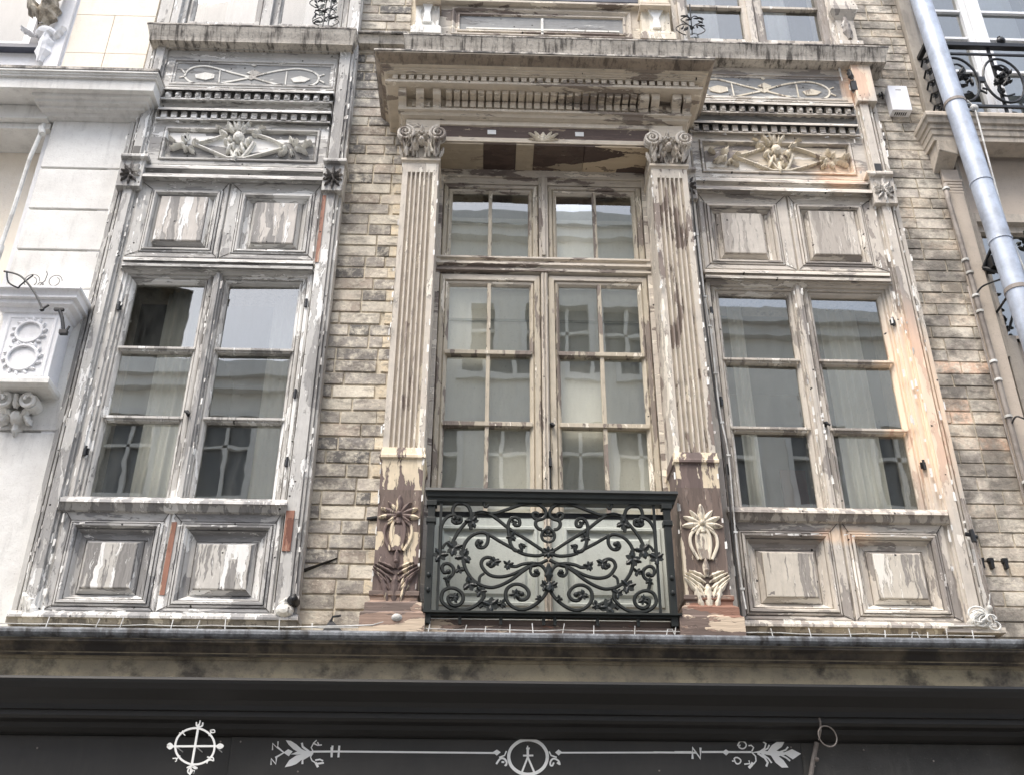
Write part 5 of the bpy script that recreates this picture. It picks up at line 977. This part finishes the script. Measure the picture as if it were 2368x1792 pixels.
# ------------------------------------------------------------------ house on the right
RH = thing('plastered_house', 'beige plastered house at the right edge with balcony slab, tall white windows and taupe trim', 'house', (4.2, 0, 0))
obj('wall', wallbox(3.118, 9.5, 0, 15, 0.06, .4, [(3.26, 3.84, 5.2, 6.10), (3.26, 4.40, 6.87, 9.8)]), 'plaster_pink', RH)
obj('room', room(3.2, 6, 5.0, 6.6, .42, 3), ['room', 'room_dark'], RH); obj('room', room(3.2, 6, 6.86, 9.9, .42, 3), ['room', 'room_dark'], RH)
obj('window_reveal', MB().box(3.118, 3.205, -.045, .2, 6.865, 10).box(3.2052, 3.235, -.03, .2, 6.865, 10).box(3.2352, 3.26, -.012, .2, 6.865, 10), 'taupe', RH, bevel=.004)
rw = obj('window_frame', MB().box(3.2602, 3.30, .04, .12, 6.865, 9.7).box(3.64, 3.685, .04, .12, 6.865, 9.7).box(3.6852, 3.74, .02, .12, 6.865, 9.7).box(3.7402, 3.80, .04, .12, 6.865, 9.7).box(4.25, 4.40, .04, .12, 6.865, 9.7), 'white_frame', RH, bevel=.004)
for x0, x1 in ((3.30, 3.64), (3.80, 4.25)):
    for z in (7.02, 7.55, 7.90, 8.20, 8.5): obj('glazing_bar', MB().box(x0, x1, .055, .10, z-.012, z+.012), 'white_frame', rw, bevel=.002)
for x0, x1 in ((3.30, 3.64), (3.80, 4.25)): obj('window_pane', MB().rings([((x0, x1, 6.865, 9.6), -.08)]), 'glass_sky', rw)
obj('curtain', MB().box(3.82, 4.24, .30, .305, 6.9, 9.6), 'cloth_w', rw)
bs = [(.0, 6.865), (.215, 6.863), (.22, 6.85), (.22, 6.825), (.205, 6.815), (.20, 6.80), (.195, 6.782), (.178, 6.776), (.174, 6.745), (.165, 6.742), (.160, 6.70), (.150, 6.694), (.148, 6.655), (.0, 6.652)]
bl = obj('balcony_slab', MB().sweep([(p, z, 3.118-.0-(p-.06)*.70, 9) for p, z in bs]), 'taupe_light', RH)
q = MB(); q.add([(3.075+a, -y, z) for a, y, z in ((0, .15, 6.66), (.14, .15, 6.66), (.15, .05, 6.66), (0, .0, 6.66), (0, .15, 6.57), (.13, .14, 6.54), (.14, 0, 6.50), (0, 0, 6.48))], [(0, 1, 2, 3), (4, 7, 6, 5), (0, 4, 5, 1), (1, 5, 6, 2), (2, 6, 7, 3), (3, 7, 4, 0)])
obj('corbel_block', q, 'taupe_light', RH, bevel=.006)
obj('pilaster', MB().box(3.118, 3.235, -.03, .06, 2.9, 6.50), 'plaster_pink', RH, bevel=.003)
q = MB()
for k, z in enumerate((6.40, 6.375, 6.35, 6.325, 6.30)): q.box(3.118-.008*(k == 0), 3.236+.008*(k == 0), -.036+.001*k, -.03, z-.010, z+.006)
obj('pilaster_cap', q, 'plaster_pink', RH)
obj('dark_strip', MB().box(3.2355, 3.262, -.012, .06, 5.0, 6.60), 'taupe', RH)
lw2 = obj('window_frame', MB().rings([((3.262, 3.85, 5.15, 6.16), -.02), ((3.30, 3.85, 5.15, 6.09), -.02), ((3.31, 3.85, 5.15, 6.08), -.06), ((3.33, 3.85, 5.15, 6.03), -.06), ((3.335, 3.85, 5.15, 6.02), -.1)], cap=False, side=-.062), 'taupe_light', RH)
obj('window_pane', MB().rings([((3.33, 3.85, 5.15, 6.03), -.095)]), 'glass', lw2)
obj('cornice_return', MB().box(3.118, 3.9, -.005, .06, 4.4, 4.46), 'plaster_pink', RH)
for s_ in (.0,):
    obj('return_wall', MB().box(3.262, 3.34, -.0, .06, 2.9, 5.16), 'taupe', RH)
# balcony railing on the right
rb = thing('balcony_railing', 'black iron balcony railing with leafy roundels behind the bluish downpipe', 'railing', (3.7, -.18, 6.87))
obj('handrail', MB().box(3.16, 6, -.20, -.155, 7.535, 7.575).box(3.145, 3.18, -.20, .05, 7.537, 7.573), 'iron_bk', rb, bevel=.004)
obj('lower_rail', MB().box(3.16, 6, -.187, -.170, 6.945, 6.965).box(3.16, 3.172, -.17, .05, 6.945, 6.965).box(3.16, 6, -.187, -.172, 7.46, 7.475), 'iron_bk', rb)
for x, y in ((3.17, -.178), (3.62, -.165), (4.08, -.165)): obj('post', MB().box(x-.009, x+.009, y-.009, y+.009, 6.866, 7.54), 'iron_bk', rb)
for cx_ in (3.335, 3.655, 3.985, 4.31):
    q = MB(); cz_ = 7.21
    q.tube([(cx_+.140*math.cos(a*.2244), -.180, cz_+.215*math.sin(a*.2244)) for a in range(29)], .0095, 7, cap=False)
    rnd = random.Random(int(cx_*100))
    for k in range(22):
        an = rnd.uniform(0, 360); rr = rnd.uniform(.0, .085); q.leaf(cx_+rr*math.cos(math.radians(an)), cz_+rr*1.2*math.sin(math.radians(an)), rnd.uniform(0, 360), rnd.uniform(.04, .09), .032, -.180-rnd.uniform(0, .02), .026, 1)
    for sg in (-1, 1): q.tube([(X_, -.180, Z_) for X_, Z_ in cr([(cx_, cz_), (cx_+sg*.06, cz_+.09*sg), (cx_+sg*.02, cz_+.15*sg), (cx_-sg*.05, cz_+.13*sg)], 5)], .008, 6)
    q.tube([(cx_+.13, -.180, cz_-.1), (cx_+.17, -.180, cz_-.13), (cx_+.18, -.180, cz_-.09), (cx_+.15, -.180, cz_-.08)], .008, 6); q.box(cx_+.135, cx_+.185, -.19, -.168, cz_-.02, cz_+.025)
    obj('roundel', q, 'iron_bk', rb)
q = MB()
for k in range(5): z = 6.98+k*.115; q.tube([(3.162, -.17, z), (3.162, -.09, z+.06), (3.162, .0, z), (3.162, .04, z+.05)], .008, 6); q.leaf(3.162, z, 60, .08, .04, -.10, .03)
obj('side_scrolls', q, 'iron_bk', rb)
q = MB().dome(3.72, 7.60, .035, .03, -.19, .03).leaf(3.70, 7.58, 60, .07, .04, -.18, .03, 1).leaf(3.74, 7.58, 120, .07, .04, -.18, .03, 1); obj('finial_leaf', q, 'iron_bk', rb)

# big zinc downpipe
dp = thing('downpipe', 'fat bluish zinc downpipe running down in front of the right-hand balcony', 'pipe', (3.31, -.24, 3))
def dpx(z): return X(3.322+(8.25-(EYE+(max(z, 4.6)-EYE)/sc(.25)))*.0395, .25)
zz = [12, 9.6, 8.0, 6.896, 6.19, 5.71, 4.8, 3.6, 1.8, .14]
q = MB()
for a, b in zip(zz, zz[1:]): q.tube([(dpx(a), -.25, a-.0), (dpx(b), -.25, b)], .070, 24, cap=False)
pipeo = obj('pipe', q, 'zinc', dp, smooth=True)
for z, w_ in ((6.896, .012), (6.19, .007), (5.71, .007), (5.33, .014), (4.2, .012), (8.3, .01)):
    obj('pipe_joint', MB().tube([(dpx(z), -.25, z+w_), (dpx(z), -.25, z-w_)], .0745, 24), 'zinc' if w_ < .01 else 'oldpipe', dp)
for z in (6.89, 5.33): obj('pipe_strap', MB().tube([(dpx(z)-.02, .02, z), (dpx(z)-.03, -.17, z)], .008, 6), 'iron_bk', dp)
q = MB()
q.box(3.25, 3.30, -.12, -.02, 5.62, 5.70); q.tube([(3.23, -.03, 5.66), (3.32, -.16, 5.86)], .012, 6); q.tube([(3.23, -.03, 5.66), (3.30, -.10, 5.58)], .014, 6); obj('pipe_strap', MB().tube([(3.29, -.02, 5.18), (3.36, -.16, 5.42)], .009, 6), 'iron_bk', dp)
obj('pipe_strap', q, 'iron_bk', dp)
# old conduit with ring clamps along the wall edge
cn2 = thing('conduit_pipe', 'thin grey conduit with white ring clamps down the edge of the pale brick wall', 'pipe', (3.12, -.05, 3))
pp = [(3.105, 6.34), (3.10, 6.2), (3.11, 5.9), (3.118, 5.5), (3.122, 5.0), (3.126, 4.6), (3.13, 4.1), (3.135, 3.6), (3.14, 3.0)]
obj('conduit', MB().tube([(x, -.055, z) for x, z in pp], .017, 10).tube([(x-.03, -.045, z) for x, z in pp[3:]], .006, 6), 'oldpipe', cn2, smooth=True)
for z in (6.30, 5.70, 5.60, 5.42, 5.30, 4.93, 4.80, 4.55, 4.12, 4.02, 3.7):
    x = min(pp, key=lambda q_: abs(q_[1]-z))[0]
    obj('ring_clamp', MB().tube([(x, -.055, z+.008), (x, -.055, z-.008)], .024, 12), 'wire_w', cn2)
q = MB(); x, z = 3.12, 5.46
q.tube([(a, b, c) for a, b, c in cr([(3.12, -.07, 5.43), (3.16, -.10, 5.47), (3.25, -.16, 5.48), (3.34, -.22, 5.47)], 5)], .006, 6); q.tube([(a, b, c) for a, b, c in cr([(3.13, -.07, 4.50), (3.15, -.10, 4.53), (3.20, -.12, 4.50), (3.26, -.12, 4.52)], 5)], .006, 6)
tag(obj('loose_cable', q, 'wire_b'), 'short black cable looping from the grey conduit towards the zinc downpipe', 'cable')
# white cable from the balcony
q = MB(); q.tube([(X(3.46, .24), -.24, Z(7.19, .24)), (X(3.502, .24), -.24, Z(7.12, .24)), (X(3.49, .24), -.24, Z(6.5, .24)), (X(3.483, .24), -.24, Z(6.0, .24)), (X(3.53, .24), -.24, Z(5.6, .24)), (X(3.55, .24), -.24, 4.9)], .0065, 7); q.dome(X(3.50, .24), Z(7.12, .24), .03, .03, -.235, .025)
tag(obj('white_cable', q, 'wire_w'), 'straight white cable hanging from the balcony slab right of the zinc downpipe', 'cable')
q = MB(); rnd = random.Random(5)
for k in range(60):
    t = k/60; q.leaf(3.42+.12*t+rnd.uniform(-.05, .05), 5.78-.30*t+rnd.uniform(-.05, .05), rnd.uniform(0, 360), rnd.uniform(.04, .08), .03, -.19-rnd.uniform(0, .07), .02)
tag(obj('dried_garland', q, 'plant'), 'dark dried garland hanging beside the lower window at the right edge', 'plant')
# white junction box on the pale wall
jb = thing('alarm_box', 'white metal box screwed to the pale brick wall left of the downpipe', 'box', (2.93, 0, 6.95))
x0, x1 = X(2.895, .07), X(3.038, .07); z0, z1 = Z(7.075, .07), Z(7.315, .07)
obj('case', MB().box(x0, x1, -.075, 0, z0, z1), 'whitebox', jb, bevel=.004)
q = MB()
for k in range(6): q.box(x0+.025+k*.015, x0+.033+k*.015, -.05, -.02, z0-.0015, z0+.001)
obj('grille', q, 'wire_b', jb); obj('logo_strip', MB().box((x0+x1)/2-.02, (x0+x1)/2+.02, -.0765, -.0751, z1-.045, z1-.040), 'oldpipe', jb)
q = MB().tube([(x0-.02, -.02, z1-.03), (x0-.05, -.02, z1-.06), (x0-.04, -.01, z1-.02)], .008, 6).tube([(x0-.03, -.03, z1-.02), (x0-.02, -.01, z1-.07)], .007, 6); obj('cable_tail', q, 'wire_b', jb)

# ------------------------------------------------------------------ wires and small iron
def wire(pts, r, mat, label, cat='wire', nm='wire'):
    return tag(obj(nm, MB().tube(pts, r, 5), mat), label, cat)
q = MB(); rnd = random.Random(3); x = -2.45; pts = []
while x < 2.62: pts.append((x, -.32, 3.138+rnd.uniform(-.003, .004))); x += .11
q.tube(pts, .0026, 5)
x = -2.42
while x < 2.6:
    q.tube([(x, -.325, 3.112), (x+rnd.uniform(-.006, .012), -.32, 3.165+rnd.uniform(-.012, .012))], .0026, 5); x += rnd.uniform(.09, .27)
for x in (1.20, 1.26, .95, -.6, 2.2): q.tube([(x-.02, -.32, 3.12), (x-.012, -.32, 3.152), (x+.012, -.32, 3.152), (x+.024, -.32, 3.12)], .0026, 5)
tag(obj('pigeon_wire', q, 'wire_w'), 'taut white bird wire on little pins along the top of the limestone ledge', 'wire')
q = MB(); q.tube([(-.98, -.33, 3.135), (-.7, -.335, 3.142), (-.55, -.335, 3.15), (-.44, -.33, 3.185), (-.40, -.33, 3.19)], .004, 6); q.dome(-.43, 3.19, .03, .022, -.33, .022); q.tube([(-.47, -.33, 3.18), (-.52, -.33, 3.13), (-.56, -.33, 3.12)], .003, 5); q.tube([(-.45, -.33, 3.18), (-.47, -.33, 3.12)], .003, 5)
tag(obj('cable_end', q, 'wire_w'), 'knotted white cable end lying at the foot of the left fluted column', 'cable')
wire([(a, b, c) for a, b, c in cr([(1.312, -.24, 6.1), (1.318, -.20, 5.6), (1.325, -.20, 5.0), (1.345, -.18, 4.5), (1.355, -.2, 4.1), (1.35, -.2, 3.6), (1.352, -.2, 3.2)], 4)], .006, 'wire_b', 'black cable running down beside the right fluted column', 'cable', 'black_cable')
q = MB(); pts = cr([(1.335, -.15, 5.9), (1.345, -.16, 5.3), (1.36, -.16, 5.0), (1.362, -.16, 4.5), (1.38, -.18, 4.2), (1.37, -.18, 3.6), (1.38, -.2, 3.3)], 4); q.tube(pts, .005, 5)
for i in range(1, len(pts)-1, 3): q.box(pts[i][0]-.012, pts[i][0]+.012, pts[i][1]-.008, pts[i][1]+.004, pts[i][2]-.006, pts[i][2]+.006)
tag(obj('clipped_cable', q, 'wire_w'), 'white clipped cable between the right fluted column and the right bay', 'cable')
q = MB(); pts = cr([(2.690, -.13, 3.98), (2.697, -.15, 3.75), (2.70, -.15, 3.5), (2.715, -.15, 3.28)], 4); q.tube(pts, .007, 6); q.tube([(a+.014, b, c) for a, b, c in pts], .005, 6)
tag(obj('grey_cable', q, 'oldpipe'), 'twin grey cables down the outer edge of the right bay', 'cable')
q = MB(); rnd = random.Random(11)
for k in range(7):
    c0 = (2.66+rnd.uniform(-.05, .06), 3.27+rnd.uniform(-.04, .03)); rr = rnd.uniform(.02, .05); q.tube([(c0[0]+rr*math.cos(a*.4+k), -.16-.004*k, c0[1]+rr*.8*math.sin(a*.4+k)) for a in range(13)], .005, 5)
q.tube([(2.45, -.16, 3.235), (2.6, -.16, 3.24), (2.68, -.16, 3.30), (2.72, -.15, 3.42)], .005, 5); q.dome(2.69, 3.33, .016, .02, -.17, .02)
tag(obj('cable_tangle', q, 'wire_w'), 'tangle of white cable at the bottom right corner of the right bay', 'cable')
q = MB(); x, z = X(2.765, .14), Z(3.82, .14)
q.tube([(x-.03, -.14, z), (x+.02, -.14, z-.01)], .012, 6); q.tube([(x, -.15, z+.02), (x+.005, -.15, z-.05)], .014, 8); q.dome(x+.02, z-.02, .016, .016, -.14, .02)
tag(obj('cable_clamp', q, 'iron_bk'), 'dark cable clamp on the outer edge of the right bay below its window', 'clamp')
for u, lab in ((2.795, 'small black iron clip in the pale brick wall nearest the right bay'), (2.85, 'small black iron clip in the pale brick wall, middle of three'), (2.93, 'small black iron clip in the pale brick wall nearest the right edge')):
    q = MB(); x, z = u*.995, 3.655; q.box(x-.009, x+.009, -.03, 0, z-.045, z+.0); q.box(x-.015, x+.015, -.025, 0, z-.01, z+.015); tag(obj('iron_clip', q, 'iron_bk'), lab, 'clip', 'iron clips in the pale brick wall')
q = MB(); q.add([(-.975, -.002, 3.535), (-.80, -.004, 3.615), (-.80, -.014, 3.622), (-.975, -.03, 3.548), (-.975, -.002, 3.560)], [(0, 1, 2, 3), (0, 3, 4), (3, 2, 1, 4)])
tag(obj('iron_wedge', q, 'iron_bk'), 'rusty black iron wedge sticking out of the brick pier beside the left bay', 'wedge')
q = MB().tube([(-1.0, -.16, 3.33), (-.985, -.10, 3.335)], .025, 10).dome(-.99, 3.335, .024, .028, -.15, .03); tag(obj('iron_ball', q, 'iron_bk'), 'black iron knob at the foot of the left bay next to the brick pier', 'knob')
q = MB(); q.add([(-.80, -.31, 3.125), (-.70, -.31, 3.125), (-.75, -.29, 3.125), (-.765, -.30, 3.19), (-.735, -.30, 3.205), (-.70, -.30, 3.208)], [(0, 1, 3), (1, 2, 3), (2, 0, 3)]); q.tube([(-.765, -.30, 3.175), (-.755, -.30, 3.20), (-.715, -.30, 3.207)], .006, 6); tag(obj('bird_spike', q, 'iron_bk'), 'bent black metal tab standing on the ledge below the brick pier', 'spike')
q = MB(); q.box(-.64, -.57, -.012, .0, 3.845, 3.862); q.tube([(-.655, -.012, 3.852), (-.60, -.016, 3.860)], .01, 6); tag(obj('rusty_stub', q, 'iron_bk'), 'rusty black iron stub in the brick joint left of the column pedestal', 'stub')
# dark plants on the upper ledge
def twig(name, x, z, y, h, w_, label, seed):
    rnd = random.Random(seed); q = MB(); q.tube([(x, y, z-.02), (x+.006, y, z+h)], .005, 6)
    n = int(h/.10)
    for k in range(n):
        zz_ = z+.03+k*.10
        for sg in (-1, 1):
            r_ = w_*rnd.uniform(.3, .5); q.tube([(x+sg*(r_*(1-math.cos(a*.5)*.9)*.9), y-.01*math.sin(a), zz_+r_*.8*math.sin(a*.5)) for a in range(11)], .0042, 5)
            for j in range(3): q.leaf(x+sg*rnd.uniform(.01, w_*.5), zz_+rnd.uniform(-.03, .04), rnd.uniform(0, 360), w_*.32, .016, y-.01, .010)
    tag(obj(name, q, 'iron_bk'), label, 'plant')
twig('dried_plant', X(-1.27, .1), Z(7.80, .1), -.10, .55, .14, 'dark dried plant in front of the upper left window', 1)
twig('dried_plant', X(1.50, .1), Z(7.82, .1), -.10, .30, .14, 'dark dried plant in front of the upper right window', 2)

# ------------------------------------------------------------------ houses across the street
def opposite(x0, x1, h, mat, label, cols, seed, y=-14):
    t = thing('opposite_house', label, 'house', ((x0+x1)/2, y, 0), 'houses across the street')
    rnd = random.Random(seed); wd = (x1-x0)/cols; holes = []; z = 4.0
    while z+1.9 < h-.5:
        for i in range(cols): c = x0+wd*(i+.5); holes.append((c-.5, c+.5, z, z+1.8))
        z += 3.0
    mb = MB(); xs = sorted({x0, x1, *[a for q in holes for a in q[:2]]}); zs = sorted({0, h, *[a for q in holes for a in q[2:]]})
    for a, b in zip(xs, xs[1:]):
        for c, d in zip(zs, zs[1:]):
            if not any(q[0] <= (a+b)/2 <= q[1] and q[2] <= (c+d)/2 <= q[3] for q in holes): mb.box(a, b, y-.3, y, c, d)
    obj('wall', mb, mat, t); obj('cornice', MB().box(x0, x1, y+.0, y+.35, h-.35, h).box(x0, x1, y, y+.2, h-.6, h-.35).box(x0, x1, y, y+.12, 3.2, 3.5), 'opp3', t)
    for (a, b, c, d) in holes:
        q = MB(); q.box(a-.12, b+.12, y+.002, y+.10, c-.16, c-.002); q.box(a-.12, a, y+.002, y+.05, c, d+.1); q.box(b, b+.12, y+.002, y+.05, c, d+.1); q.box(a, b, y+.002, y+.06, d, d+.14); q.box((a+b)/2-.04, (a+b)/2+.04, y-.15, y-.08, c, d); q.box(a, b, y-.15, y-.08, (c+d)/2+.2, (c+d)/2+.27)
        w_ = obj('window', q, 'opp3', t); obj('pane', MB().box(a, b, y-.22, y-.19, c, d), 'opp_glass', w_)
    q = MB(); q.add([(x0, y+.2, h), (x1, y+.2, h), (x1, y-4, h+2.6), (x0, y-4, h+2.6), (x1, y-4, 0), (x0, y-4, 0)], [(0, 1, 2, 3), (3, 2, 4, 5)]); obj('roof', q, 'slate', t)
opposite(-16, -8.2, 15.2, 'opp2', 'brick house across the street, farthest left', 4, 1); opposite(-8.2, -2.6, 13.0, 'opp1', 'low pale rendered house across the street, reflected in the left bay', 3, 2)
opposite(-2.6, 4.3, 17.2, 'opp1', 'tall pale rendered house across the street, reflected in the middle window', 4, 3); opposite(4.3, 9.6, 14.6, 'opp1', 'pale rendered house across the street, reflected in the right bay', 3, 4)
opposite(9.6, 18, 13.4, 'opp2', 'brick house across the street, farthest right', 4, 5)
